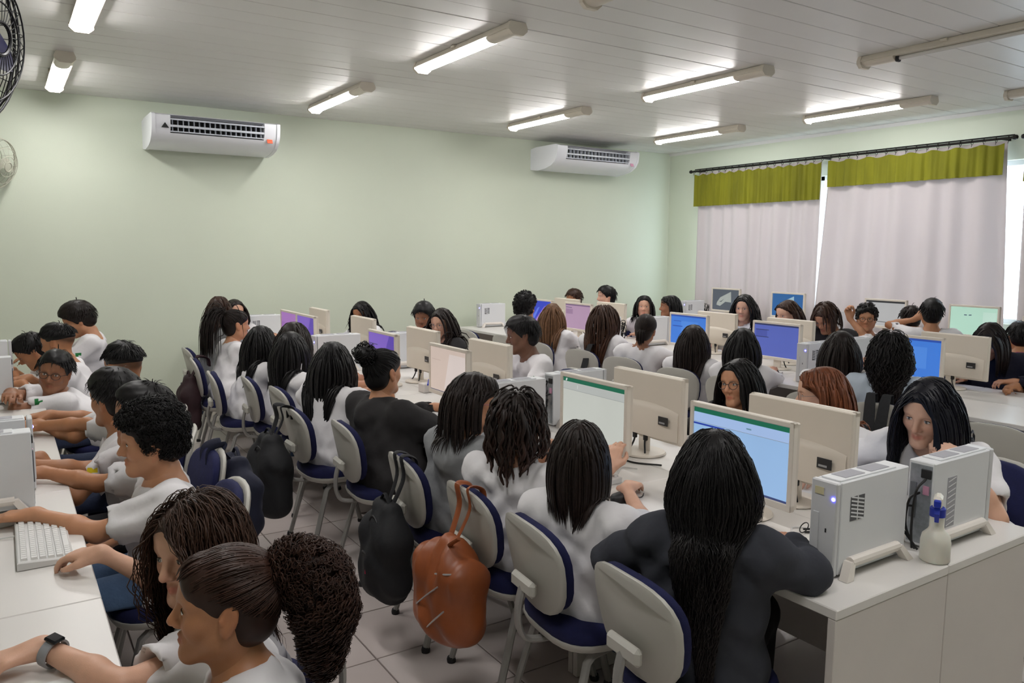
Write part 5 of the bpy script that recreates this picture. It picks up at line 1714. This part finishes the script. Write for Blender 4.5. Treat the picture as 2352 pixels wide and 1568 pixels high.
# ---- left row (faces -X)
person('L1', 'girl in the foreground with a big curly puff ponytail, in profile', (0.365, 1.668, 0.965), 163, (0.46, 1.56), 172, hp=-2, hs=1.0, sex='f', skin='tan', hair='curlbrown', style='puff', lod=0, hopt=dict(tie=(0, -0.098, 0.035), n=1700), logo=('l', 'y', (-0.7, -0.6, 0.3)),
       arms={'l': dict(w=(0.10, 1.50, D_), f=(-1, 0.15, 0)), 'r': dict(w=(0.06, 1.72, D_), f=(-1, 0, 0))})
person('L2', 'girl with long wavy brown hair and a grey watch, turned to the camera', (0.385, 2.075, 0.95), 214, (0.48, 2.12), 176, hp=4, hr=4, hs=1.06, sex='f', skin='fair', hair='brown', style='wavy', lod=0, hopt=dict(length=0.42, part=0.15, wave=0.012, n=1700),
       arms={'l': dict(w=(0.03, 2.03, D_), f=(-1, -0.25, -0.05), e=(0.2, -1, -0.2), curl=45), 'r': dict(w=(0.205, 2.55, D_ + 0.012), f=(-0.75, 0.62, -0.12), e=(0.7, -0.2, -0.5), curl=34)})
person('L3', 'boy with short curly black hair in profile, hand on the mouse', (0.42, 3.0, 1.035), 177, (0.46, 3.02), 178, hp=4, hs=0.98, sex='m', skin='warm', hair='black', style='curly', lod=0, pants='jeans', hopt=dict(big=0.022, n=2000, size=0.0065),
       arms={'l': dict(w=(0.055, 3.09, D_), f=(-1, 0.45, -0.05), e=(0.1, -0.6, -0.7), curl=22), 'r': dict(w=(0.27, 3.22, 0.60), f=(-1, 0, -0.2))}, sw=0.18)
person('L3b', 'student mostly hidden behind the curly-haired boy, bare forearm on the desk', (0.47, 3.56, 1.02), 172, (0.50, 3.58), 180, hs=1.05, sex='m', skin='tan', hair='black', style='short', lod=1, pants='blacktrs',
       arms={'l': dict(w=(0.10, 3.68, D_), f=(-1, 0.05, 0), e=(0.4, -0.5, -0.7)), 'r': dict(w=(0.05, 3.84, D_))})
person('L4', 'boy with smooth black hair seen from behind, yellow mark on his sleeve', (0.418, 4.08, 1.0), 134, (0.50, 4.14), 168, hp=4, hs=1.16, sex='m', skin='tan', hair='black', style='short', lod=1, bd=0.0085, hopt=dict(thick=0.014), logo=('l', 'y', (-0.6, -0.7, 0.2)),
       arms={'l': dict(w=(0.10, 3.95, D_), f=(-1, -0.1, 0), e=(0.4, -0.4, -0.6)), 'r': dict(w=(0.12, 4.62, D_ + 0.01), f=(-1, 0.2, 0), e=(0.4, 0.4, 0.2))})
person('L5', 'boy with a shaved fade seen from behind, near the back of the left row', (0.53, 4.66, 1.065), 114, (0.56, 4.70), 165, hp=6, hs=1.14, sex='m', skin='tan', hair='black', style='fade', fade=0.72, lod=1, hopt=dict(top=0.012))
person('L6', 'boy in glasses leaning on his folded arms, looking at the camera', (0.25, 5.60, 0.935), 250, (0.50, 5.62), 186, hp=6, hr=-10, hs=1.12, sex='m', skin='brown', hair='black', style='short', lod=1, bd=0.0085, hd=0.005, glasses='dark', logo=('l', 'g', (-0.5, -0.6, 0.6)),
       arms={'l': dict(w=(0.05, 5.72, D_), f=(-0.3, 1, 0), e=(0.1, -1, -0.2), curl=30), 'r': dict(w=(0.02, 5.52, D_ + 0.05), f=(-0.2, -1, 0), e=(-0.2, 1, -0.2), curl=30)})
person('L7', 'boy with a faded crew cut behind the boy in glasses', (0.31, 6.30, 1.04), 147, (0.52, 6.22), 170, hp=10, hs=1.14, sex='m', skin='tan', hair='black', style='fade', fade=0.75, lod=1, hopt=dict(top=0.014))
person('L8', 'boy with his head bowed over the desk at the far left', (0.16, 6.72, 0.945), 178, (0.46, 6.80), 182, hp=38, hs=1.1, sex='m', skin='tan', hair='black', style='short', lod=2)
person('L9', 'boy with a thick fringe looking down in front of the back wall', (0.50, 7.14, 1.135), 178, (0.58, 7.2), 170, hp=24, hs=1.14, sex='m', skin='warm', hair='dark', style='mop', lod=1, hd=0.005, logo=('l', 'g', (-0.2, -1, 0.1)), pants='dkjeans',
       arms={'l': dict(w=(0.22, 7.12, 0.84)), 'r': dict(w=(0.2, 7.3, 0.84))})
# ---- middle island, aisle side (faces +X)
person('M1', 'girl in a charcoal hoodie with very long dark curls, nearest the camera', (1.72, 1.532, 1.077), 42, (1.69, 1.55), 28, hp=6, hs=1.03, sex='f', skin='tan', hair='black', style='wavy', top='charcoal', kind='hoodie', pants='blacktrs', lod=0, build=0.93, shoes=True,
       hopt=dict(length=0.78, wave=0.012, wfreq=4.5, gather=0.11, vol=0.985, spread=0.012, back=0.5, over=(1.5, 1.15, 0.95)),
       arms={'r': dict(w=(2.03, 1.47, D_ + 0.012), f=(0.3, 1, 0), E=(1.90, 1.33, 0.80), curl=40), 'l': dict(w=(2.0, 1.74, D_ + 0.012), f=(0.5, -1, 0), E=(1.57, 1.80, 0.755), curl=40)})
person('M2', 'girl with straight brown hair to her shoulders, white shirt and jeans', (1.66, 2.09, 0.995), 47, (1.69, 2.05), 22, hp=4, hs=1.1, sex='f', skin='fair', hair='dark', style='long', pants='jeans', lod=0, hopt=dict(length=0.225, lenvar=0.05, gather=0.02, over=(1.25, 1.1, 1.05)),
       arms={'r': dict(w=(2.0, 2.22, D_)), 'l': dict(w=(2.08, 2.42, D_ + 0.02), f=(0.5, 0.3, 0.6))})
person('M3', 'student with dark dreadlocks and a white shirt', (1.68, 2.51, 1.03), 50, (1.70, 2.5), 24, hp=4, hs=1.1, sex='m', skin='brown', hair='dark', style='dreads', lod=0, hopt=dict(length=0.185, gather=0.02, over=(2.2, 1.5, 1.2)), sw=0.175)
person('M4', 'girl in a grey hoodie and pink glasses with a dark bob', (1.70, 2.88, 1.05), -20, (1.68, 3.02), 8, hp=4, hs=1.12, sex='f', skin='warm', hair='dark', style='long', top='grey', kind='hoodie', lod=1, hd=0.005, glasses='pink', hopt=dict(length=0.23, lenvar=0.06, back=0.8, tuck=True, gather=0.0))
person('M5', 'student in a black jacket with hair in a messy bun', (1.72, 3.90, 1.045), 21, (1.70, 3.80), 12, hp=0, hs=1.1, sex='f', skin='warm', hair='black', style='bun', top='black', kind='hoodie', pants='blacktrs', lod=1, hd=0.005, build=1.18, hopt=dict(tie=(0, -0.095, 0.06), r=0.055))
person('M6', 'girl leaning over the desk, black hair hanging down her back', (1.66, 4.50, 1.02), 50, (1.60, 4.32), 30, hp=18, hs=1.12, sex='f', skin='tan', hair='black', style='long', pants='blacktrs', lod=1, bd=0.0085, hopt=dict(length=0.50), logo=('r', 'g', (0.3, -1, 0.3)),
       arms={'r': dict(w=(1.93, 4.43, 0.95), f=(-0.1, 0.2, 1), n=(1, 0, 0), e=(0.5, -0.6, -0.8)), 'l': dict(w=(2.05, 4.75, D_))})
person('M7', 'girl with long straight black hair in front of another long-haired girl', (1.63, 5.22, 1.02), 52, (1.72, 5.02), 12, hp=6, hs=1.12, sex='f', skin='warm', hair='black', style='long', lod=1, hopt=dict(length=0.44))
person('M7b', 'girl with long brown hair half hidden behind straight black hair', (1.78, 5.62, 1.05), 40, (1.66, 5.5), 8, hp=4, hs=1.1, sex='f', skin='warm', hair='dark', style='long', lod=1, hopt=dict(length=0.5))
person('M8', 'girl running a hand through her long black hair', (1.62, 5.92, 1.0), 50, (1.50, 5.85), 12, hp=14, hs=1.12, sex='f', skin='warm', hair='black', style='long', pants='jeans', lod=1, bd=0.0085, hopt=dict(length=0.46),
       arms={'r': dict(w=(1.78, 5.86, 0.97), f=(-0.55, 0.2, 0.75), n=(0.4, -1, 0.3), e=(0.3, -0.7, -0.5), curl=18), 'l': dict(w=(2.0, 6.1, D_))})
person('M9', 'girl with a long dark ponytail near the back wall', (1.66, 6.84, 1.06), 6, (1.54, 6.66), 4, hp=2, hs=1.12, sex='f', skin='warm', hair='dark', style='pony', lod=1, hopt=dict(tie=(0, -0.085, 0.065), length=0.5))
person('M10', 'student in a grey hoodie with long brown hair at the back wall', (1.66, 7.42, 1.145), 67, (1.62, 7.42), 20, hp=4, hs=1.1, sex='f', skin='warm', hair='brown', style='long', top='grey', kind='hoodie', lod=2, hopt=dict(length=0.24))
person('M11', 'face peeking beside the grey hoodie at the back wall', (1.92, 7.92, 1.085), 276, (1.86, 8.3), 250, hs=1.08, sex='f', skin='fair', hair='dark', style='long', lod=2, arms={'r': dict(w=(1.9, 8.05, 0.6)), 'l': dict(w=(2.0, 8.05, 0.6))}, pz=0.5)
# ---- middle island, far side (faces -X)
person('R1', 'girl resting her chin on her fist, long straight black hair', (3.06, 1.635, 1.085), 186, (3.36, 1.62), 186, hp=18, hr=-6, hs=1.14, sex='f', skin='fair', hair='blueblack', style='long', lod=0, hopt=dict(length=0.48, part=0.1), logo=('r', 'y', (-0.3, 0.7, 0.5)), shoes=True, pants='blacktrs',
       arms={'l': dict(w=(3.02, 1.465, 0.945), f=(-0.45, 0.6, 0.35), n=(-0.2, -0.7, 0.6), e=(0.3, -0.5, -0.9), curl=75), 'r': dict(w=(2.86, 1.95, D_), f=(-1, 0, 0), e=(0.3, 0.9, -0.3))})
person('R2', 'auburn-haired girl in profile behind a monitor back', (3.22, 2.23, 1.045), 132, (3.36, 2.3), 176, hp=6, hs=1.1, sex='f', skin='fair', hair='auburn', style='long', lod=1, hd=0.005, glasses='clear', hopt=dict(length=0.40, tuck=True))
person('R3', 'girl in glasses and a black hoodie with straight black hair', (3.25, 2.75, 1.02), 186, (3.38, 2.8), 186, hp=2, hr=6, hs=1.08, sex='f', skin='warm', hair='black', style='long', top='black', kind='hoodie', lod=1, hd=0.005, glasses='dark', hopt=dict(length=0.36))
person('R4', 'boy in a white shirt with a green sleeve mark, looking down', (3.20, 4.74, 1.09), 156, (3.36, 4.66), 172, hp=10, hs=1.16, sex='m', skin='deep', hair='black', style='short', lod=1, hd=0.005, fade=0.5, logo=('l', 'g', (-0.75, -0.6, 0.1)))
person('R5', 'girl in glasses with long dark hair above a monitor back', (3.20, 6.0, 1.075), 212, (3.36, 6.0), 190, hp=10, hs=1.1, sex='f', skin='fair', hair='dark', style='long', lod=2, glasses='clear', top='black', kind='hoodie')
person('R6', 'boy with thick dark hair beside the girl in glasses', (3.36, 6.66, 1.075), 228, (3.42, 6.72), 190, hp=10, hs=1.12, sex='m', skin='brown', hair='black', style='mop', lod=2, hopt=dict(top=0.02))
person('R7', 'dark-haired head behind the farthest white monitor backs', (3.20, 7.8, 1.03), 218, (3.36, 7.82), 190, hp=16, hs=1.1, sex='f', skin='tan', hair='black', style='long', lod=2, hopt=dict(wave=0.01))
# ---- second island, near side (faces +X)
person('N1', 'girl with long black curls in a pale blue shirt, seen from behind', (4.60, 2.72, 1.09), 35, (4.62, 2.70), 26, hp=4, hs=1.12, sex='f', skin='warm', hair='black', style='wavy', top='paleblue', lod=1, build=1.1, hopt=dict(length=0.38, wave=0.014, wfreq=4, over=(2.0, 1.2, 1.0)))
person('N2', 'girl with long straight dark hair beside the pale blue shirt', (4.60, 3.06, 1.07), 30, (4.58, 3.12), 26, hp=4, hs=1.12, sex='f', skin='warm', hair='dark', style='long', lod=1, hopt=dict(length=0.42),
       arms={'r': dict(w=(4.98, 3.18, 0.88), f=(0.4, -0.2, 0.8)), 'l': dict(w=(5.0, 3.4, D_))})
person('N3', 'girl with black hair seen from behind at the indigo screen', (4.60, 3.87, 1.02), 38, (4.62, 3.86), 26, hs=1.12, sex='f', skin='warm', hair='black', style='long', lod=2, hopt=dict(length=0.36))
person('N4', 'girl with long straight brown hair and a bag strap', (4.56, 4.32, 1.01), 28, (4.58, 4.34), 22, hs=1.1, sex='f', skin='warm', hair='dark', style='long', lod=1, hopt=dict(length=0.46, over=(1.6, 1.2, 1.1)))
person('N5', 'student in a white shirt with tied brown hair reaching to the desk', (4.65, 4.97, 1.05), 32, (4.62, 5.05), 30, hp=4, hr=8, hs=1.06, sex='f', skin='brown', hair='dark', style='pony', lod=1, hopt=dict(tie=(0, -0.06, -0.03), length=0.10),
       arms={'r': dict(w=(5.06, 4.82, 0.80), f=(1, -0.2, 0), e=(0.2, -1, -0.3)), 'l': dict(w=(5.05, 5.2, D_))})
person('N6', 'girl with long brown box braids', (4.65, 5.52, 1.08), 15, (4.64, 5.6), 18, hs=1.12, sex='f', skin='brown', hair='brown', style='braids', lod=1, hopt=dict(length=0.44, over=(1.7, 1.4, 1.1)))
person('N7', 'girl with straight light brown hair and a bag strap, seen from behind', (4.66, 6.35, 1.05), 44, (4.62, 6.3), 30, hp=12, hs=1.1, sex='f', skin='fair', hair='lightbrown', style='long', lod=2, hopt=dict(length=0.42))
person('N8', 'boy with a rounded curly crop at the swirl screen', (4.74, 6.95, 1.09), 10, (4.68, 6.95), 14, hs=1.12, sex='m', skin='tan', hair='black', style='curly', lod=2, hopt=dict(big=0.036, n=800, size=0.011))
# ---- second island, window side (faces -X)
person('P1', 'person in a navy sweater, dark hair parted over a bowed head', (6.14, 2.86, 1.065), 190, (6.32, 2.80), 196, hp=34, hs=1.12, sex='f', skin='warm', hair='dark', style='long', top='navy', kind='hoodie', lod=1, bd=0.0085, build=1.15, hopt=dict(length=0.30),
       arms={'r': dict(w=(6.0, 2.95, D_), f=(-0.8, 0.5, 0)), 'l': dict(w=(6.03, 2.62, D_ + 0.01), f=(-0.7, 0.7, 0), e=(0.4, -0.9, -0.2), curl=45)})
person('P2', 'person with a bowed head of brown hair, hand to the face', (6.20, 4.29, 1.125), 185, (6.32, 4.3), 188, hp=34, hs=1.16, sex='f', skin='warm', hair='brown', style='long', top='black', kind='hoodie', lod=2, hopt=dict(length=0.20, fringe=True, front=0.5, vol=1.05))
person('P3', 'girl with reddish brown hair below the azure wallpaper', (6.20, 4.70, 1.13), 172, (6.34, 4.76), 185, hp=12, hs=1.12, sex='f', skin='fair', hair='brown', style='long', lod=2, hopt=dict(tuck=True))
person('P4', 'girl with glossy long black hair between the two wallpaper screens', (6.24, 5.25, 1.155), 205, (6.34, 5.3), 190, hp=8, hs=1.12, sex='f', skin='fair', hair='black', style='long', lod=2, hopt=dict(wave=0.008))
person('P5', 'student with dark hair in profile facing the black-haired girl', (6.20, 6.25, 1.10), 145, (6.34, 6.2), 176, hs=1.08, sex='f', skin='brown', hair='black', style='long', lod=2, hopt=dict(length=0.2, tuck=True))
person('P6', 'girl with straight black hair facing the camera over a white tower', (6.16, 6.62, 1.08), 227, (6.34, 6.66), 190, hs=1.08, sex='f', skin='fair', hair='black', style='long', lod=2, hopt=dict(length=0.26),
       arms={'r': dict(w=(5.96, 6.98, 0.99), f=(-0.5, 0.2, 0.4)), 'l': dict(w=(5.95, 6.5, D_))})
person('P7', 'boy with a short dark haircut at the back corner', (6.25, 7.40, 1.145), 160, (6.36, 7.4), 180, hs=1.12, sex='m', skin='fair', hair='black', style='short', lod=2)
person('P8', 'top of a dark reddish head at the back wall', (6.25, 8.05, 1.08), 192, (6.36, 8.05), 186, hp=12, hs=1.12, sex='m', skin='tan', hair='brown', style='short', lod=2)
# ---- window row (faces +X)
person('W1', 'boy in glasses turned round with a thumb up', (7.15, 4.49, 1.065), 212, (7.34, 4.48), 300, hp=2, hs=1.1, sex='m', skin='warm', hair='black', style='curly', lod=2, bd=0.009, glasses='dark', hopt=dict(big=0.02, n=500, size=0.011),
       arms={'r': dict(w=(7.000, 4.572, 1.069), f=(-0.15, 0.2, 1), n=(0.3, 0.9, 0), E=(7.050, 4.425, 0.894), curl=66), 'l': dict(w=(7.2, 4.1, 0.8))})
person('W2', 'boy with short black hair holding his neck, seen from behind', (7.30, 3.93, 1.15), 38, (7.34, 3.92), 40, hp=4, hs=1.12, sex='m', skin='tan', hair='black', style='short', lod=2, hopt=dict(thick=0.014),
       arms={'l': dict(w=(7.27, 4.07, 1.09), f=(0.2, -0.5, 0.7), n=(-0.8, 0.5, 0.2), e=(-0.4, 0.9, -0.5)), 'r': dict(w=(7.85, 3.75, D_))})
person('W3', 'student with brown hair leaning in a pale pink hood', (7.42, 4.20, 1.065), 50, (7.36, 4.22), 30, hp=20, hs=1.08, sex='m', skin='warm', hair='dark', style='short', top='pink', kind='hoodie', lod=2)
person('W4', 'person in magenta by the window at the right edge', (7.45, 3.23, 1.0), 40, (7.36, 3.24), 30, hp=10, hs=1.0, sex='f', skin='tan', hair='black', style='short', top='magenta', kind='hoodie', lod=2)
person('P0', 'person in a white shirt cut by the right edge', (6.22, 2.38, 1.05), 150, (6.30, 2.36), 170, hp=20, hs=1.05, sex='m', skin='tan', hair='black', style='short', lod=2)

# watch on the wrist with the outstretched arm
pp = PEOPLE['L2']
w_, e_ = pp['W']['l'], pp['E']['l']
ax = nrm(w_ - e_); cc = w_ - ax * 0.035 - np.array(pp['base'])
u_ = nrm(np.array([0, 0, 1.0]) - ax * ax[2]); s_ = np.cross(ax, u_)
strapm = mat('grey watch strap', (150, 152, 156), rough=0.6); facem = mat('black watch glass', (18, 20, 24), rough=0.1)
q = MB()
rings = []
for a_ in np.linspace(0, 2 * math.pi, 24, endpoint=False):
    p = cc + 0.0315 * (math.cos(a_) * s_ + math.sin(a_) * u_)
    o_ = nrm(p - cc)
    rings.append([tuple(p + ax * 0.011 - o_ * 0.002), tuple(p + ax * 0.011 + o_ * 0.003), tuple(p - ax * 0.011 + o_ * 0.003), tuple(p - ax * 0.011 - o_ * 0.002)])
q.loft(rings + [rings[0]], caps=False)
wt = q.build('watch_strap', strapm, pp['root'])
rot = Matrix((tuple(ax), tuple(s_), tuple(u_))).transposed()
MB().rbox(tuple(cc + u_ * 0.036), (0.036, 0.032, 0.010), 0.004, rot=rot).build('watch_case', facem, pp['root'])
# bag strap on the shoulder of the brown-haired girl
for k in ('N4', 'N7'):
    pp = PEOPLE[k]
    b_ = np.array(pp['base'])
    s0 = pp['SR'] * 0.6 + pp['SL'] * 0.4 + np.array([0, 0, 0.085])
    a0 = pp['R'][:, 1]; a0 = nrm(a0 * np.array([1, 1, 0]))
    MB().tube(bez([tuple(s0 - b_ + a0 * 0.08 - np.array([0, 0, 0.05])), tuple(s0 - b_), tuple(s0 - b_ - a0 * 0.11 - np.array([0, 0, 0.09])), tuple(s0 - b_ - a0 * 0.17 - np.array([0, 0, 0.34]))], 6), 0.009, 6, flat=0.3).build('bag_strap', CLOTH['black'], pp['root'])

# ================================================================== CHAIRS UNDER AND BESIDE THE PEOPLE
CH = [('L1', 110, 'chair under the girl with the curly puff'), ('L2', 165, 'chair under the girl with the grey watch'), ('L3', 180, 'chair under the curly-haired boy'), ('L3b', 184, 'chair with a navy backpack hung on it, left row'),
      ('L4', 172, 'chair under the boy with smooth black hair'), ('L5', 172, 'chair under the boy with the shaved fade'), ('L6', 188, 'chair with its navy back showing beside the boy with folded arms'), ('L7', 176, 'chair under the boy with the crew cut'), ('L8', 182, 'chair under the bowed boy at the far left'), ('L9', 172, 'chair with a bright navy back behind the boy with the thick fringe'),
      ('M1', -4, 'grey-backed chair nearest the camera, under the charcoal hoodie'), ('M2', -6, 'grey-backed chair under the girl with straight brown hair'), ('M3', -4, 'grey-backed chair with the brown leather bag hung on it'), ('M4', -6, 'grey-backed chair with a black backpack, under the grey hoodie'),
      ('M5', -4, 'grey-backed chair under the black jacket'), ('M6', 0, 'grey-backed chair with a big black backpack on its left, under the leaning girl'), ('M7', 0, 'grey-backed chair under the straight black hair'), ('M7b', -4, 'grey-backed chair half hidden between two long-haired girls'),
      ('M8', -8, 'grey-backed chair showing its whole frame, beside the aisle'), ('M9', -8, 'grey-backed chair under the ponytail girl'), ('M10', 0, 'grey-backed chair nearest the back wall on the aisle'), ('M11', 250, 'chair under the face peeking by the back wall'),
      ('R1', 176, 'chair with a navy back behind the girl resting her chin'), ('R2', 180, 'chair under the auburn-haired girl'), ('R3', 184, 'chair under the girl in the black hoodie'), ('R4', 176, 'chair under the boy with the green sleeve mark'), ('R5', 186, 'chair under the girl in glasses at the middle island'), ('R6', 186, 'chair under the boy with thick dark hair'), ('R7', 186, 'chair under the farthest student of the middle island'),
      ('N1', 16, 'grey-backed chair with two black straps over it'), ('N2', 14, 'grey-backed chair under the girl with straight dark hair'), ('N3', 16, 'grey-backed chair at the indigo screen'), ('N4', 14, 'grey-backed chair under the girl with the bag strap'), ('N5', 18, 'grey-backed chair under the reaching student'), ('N6', 12, 'grey-backed chair with a dark strap, under the box braids'), ('N7', 16, 'grey-backed chair under the light brown hair'), ('N8', 8, 'grey-backed chair at the swirl screen'),
      ('P0', 176, 'chair under the white shirt at the right edge'), ('P1', 190, 'chair under the navy sweater'), ('P2', 184, 'chair under the bowed brown head'), ('P3', 182, 'chair under the reddish brown hair'), ('P4', 186, 'chair under the glossy black hair'), ('P5', 176, 'chair under the student in profile'), ('P6', 186, 'chair under the girl facing the camera'), ('P7', 180, 'chair under the boy in the back corner'), ('P8', 184, 'chair under the head at the back wall'),
      ('W1', 300, 'chair under the boy with his thumb up'), ('W2', 30, 'chair under the boy holding his neck'), ('W3', 20, 'chair under the pale pink hood'), ('W4', 20, 'chair under the person in magenta')]
for k, dg, lb in CH:
    b_ = PEOPLE[k]['base']
    chair(b_[0], b_[1], dg, lb)
chair(4.60, 2.02, 10, 'empty grey-backed chair in front of the second island at the right edge')
chair(4.60, 7.62, 10, 'empty grey-backed chair left of the boy at the swirl screen')

# ================================================================== BAGS
bagb = mat('black bag nylon', (22, 23, 27), rough=0.75, var=0.15, scale=10, bump=0.25, bscale=30)
bagn = mat('navy bag nylon', (22, 26, 48), rough=0.75, var=0.15, scale=10, bump=0.25, bscale=30)
bagm = mat('dark maroon bag nylon', (44, 20, 26), rough=0.75, var=0.2, scale=10, bump=0.25, bscale=30)
bagl = mat('tan brown leather', (146, 78, 40), rough=0.42, var=0.14, scale=9, bump=0.25, bscale=22)
zipm = mat('silver zip', (200, 200, 200), rough=0.3, metal=0.8)
redm = mat('red zip pull', (150, 24, 60), rough=0.5)
def backpack(x, y, z, deg, label, m, hang, w=0.15, hgt=0.42, dep=0.085, leather=False, back=0.16):
    """origin under the bag; local +X points away from the chair back, z is the bag's bottom"""
    t = thing('backpack', label, 'bag', (x, y, z), math.radians(deg), 'bags hung on chairs')
    s = w - dep * 0.75
    P = []
    for sy in (-1, 1):
        P += [cap((0, sy * s, dep * 0.95), (0, sy * s * 0.95, hgt * 0.62), dep * 1.05, dep * 0.95, k=0.05), cap((0, sy * s * 0.95, hgt * 0.62), (-0.01, sy * s * (0.25 if leather else 0.55), hgt - dep * 0.6), dep * 0.95, dep * (0.35 if leather else 0.6), k=0.06)]
    P += [cap((0.03, 0, dep), (0.0, 0, hgt * 0.7), dep * 1.0, dep * 0.8, k=0.05)]
    if not leather:
        P += [ell((dep * 0.85, 0, hgt * 0.33), (dep * 0.55, w * 0.75, hgt * 0.24), k=0.02)]
    ph = np.random.default_rng(hash_(label)).random(4) * 6.28
    def post(ax, d):
        X, Y, Z = ax[0][:, None, None], ax[1][None, :, None], ax[2][None, None, :]
        if leather:
            d += F4(0.007) * np.sin(Y * 85 + 1.5 * np.sin(Z * 14 + ph[3])) * np.clip((Z - 0.12) * 5, 0.15, 1)
        d += F4(0.0045) * (np.sin(Y * 55 + Z * 22 + 2 * np.sin(Z * 16 + ph[0]) + ph[1]) + 0.7 * np.sin(Z * 38 + Y * 30 + ph[2]))
    v, f = sdf_mesh(P, 0.0105, post, pad=0.012)
    NM().add(v, f).build('pouch', [m], t, (0, 0, 0))
    # straps over the chair back
    for sy in (-0.035, 0.035):
        MB().tube(bez([(-0.02, sy * 0.6, hgt - 0.03), (-0.05 - back * 0.2, sy, hgt + (hang - hgt) * 0.5), (-back * 0.62, sy, hang), (-back * 1.25, sy, hang - 0.015), (-back * 1.35, sy, hang - 0.08)], 6), 0.017 if not leather else 0.013, 8, flat=0.3).build('strap', m, t)
    if leather:
        for a_, b_ in (((0.094, 0.075, 0.24), (0.105, -0.06, 0.13)), ((0.1, 0.12, 0.165), (0.108, 0.0, 0.05)), ((0.062, 0.14, 0.30), (0.085, 0.04, 0.275))):
            pts = bez([a_, tuple(np.array(a_) * 0.5 + np.array(b_) * 0.5 + np.array([0.006, 0, 0])), b_], 6)
            vv = np.array([tuple(p) for p in pts])
            MB().tube(pts, 0.0035, 6).build('zip', zipm, t)
        MB().tube(bez([(0.0, 0.02, hgt - 0.05), (0.03, 0.06, hgt - 0.02), (0.02, 0.10, hgt + 0.01)], 5), 0.011, 8, flat=0.5).build('drawstring', m, t)
    else:
        MB().tube(bez([(dep * 1.02, -w * 0.6, hgt * 0.42), (dep * 1.32, 0, hgt * 0.5), (dep * 1.02, w * 0.6, hgt * 0.42)], 6), 0.004, 6).build('zip', darkm, t)
        MB().tube(bez([(dep * 0.55, -w * 0.85, hgt * 0.55), (dep * 0.75, 0, hgt * 0.86), (dep * 0.55, w * 0.85, hgt * 0.55)], 6), 0.004, 6).build('zip', darkm, t)
        MB().tube([(dep * 1.38, 0.03, hgt * 0.38), (dep * 1.42, 0.032, hgt * 0.3)], 0.004, 6).build('zip_pull', redm if m is bagb else zipm, t)
        MB().tube(bez([(0, -0.05, hgt - 0.01), (0.0, 0, hgt + 0.03), (0, 0.05, hgt - 0.01)], 5), 0.008, 6, flat=0.5).build('handle', m, t)
    return t
backpack(1.34, 2.46, 0.275, 184, 'tan brown leather drawstring bag with silver zips', bagl, 0.565, w=0.155, hgt=0.40, dep=0.085, leather=True, back=0.1)
backpack(1.325, 3.0, 0.23, 178, 'black backpack hung low behind the grey hoodie', bagb, 0.61, w=0.14, hgt=0.42, dep=0.075, back=0.1)
backpack(1.20, 4.30, 0.235, 190, 'large black backpack with a rounded bottom beside the leaning girl', bagb, 0.605, w=0.15, hgt=0.46, dep=0.085, back=0.1)
backpack(1.24, 6.72, 0.23, 178, 'dark maroon backpack on a chair near the back wall', bagm, 0.60, w=0.13, hgt=0.46, dep=0.075, back=0.12)
backpack(0.86, 3.62, 0.38, 4, 'navy backpack on a chair behind the curly-haired boy', bagn, 0.46, w=0.14, hgt=0.40, dep=0.075, back=0.1)
# straps over the chair of the pale blue shirt and the box-braid girl
for x, y, dg, lb, n_ in ((4.33, 2.62, 196, 'pair of wide black straps over a grey chair back behind the fist-resting girl', 2), (4.40, 5.54, 192, 'dark bag strap over the chair of the girl with box braids', 1)):
    t = thing('bag_strap', lb, 'bag strap', (x, y, 0.5), math.radians(dg))
    for k in range(n_):
        yy = (-0.045 + 0.09 * k) if n_ == 2 else 0.08
        MB().loft([[(-0.10, yy - 0.025, 0.30), (-0.10, yy + 0.025, 0.30), (-0.094, yy + 0.025, 0.30), (-0.094, yy - 0.025, 0.30)], [(-0.085, yy - 0.025, 0.375), (-0.085, yy + 0.025, 0.375), (-0.079, yy + 0.025, 0.37), (-0.079, yy - 0.025, 0.37)],
                   [(-0.03, yy - 0.025, 0.378), (-0.03, yy + 0.025, 0.378), (-0.03, yy + 0.025, 0.371), (-0.03, yy - 0.025, 0.371)], [(-0.005, yy * 0.9 - 0.03, 0.33), (-0.005, yy * 0.9 + 0.03, 0.33), (-0.011, yy * 0.9 + 0.03, 0.33), (-0.011, yy * 0.9 - 0.03, 0.33)],
                   [(0.035, yy * 0.7 - 0.035, 0.16), (0.035, yy * 0.7 + 0.035, 0.16), (0.029, yy * 0.7 + 0.035, 0.16), (0.029, yy * 0.7 - 0.035, 0.16)]]).build('strap', bagb, t)
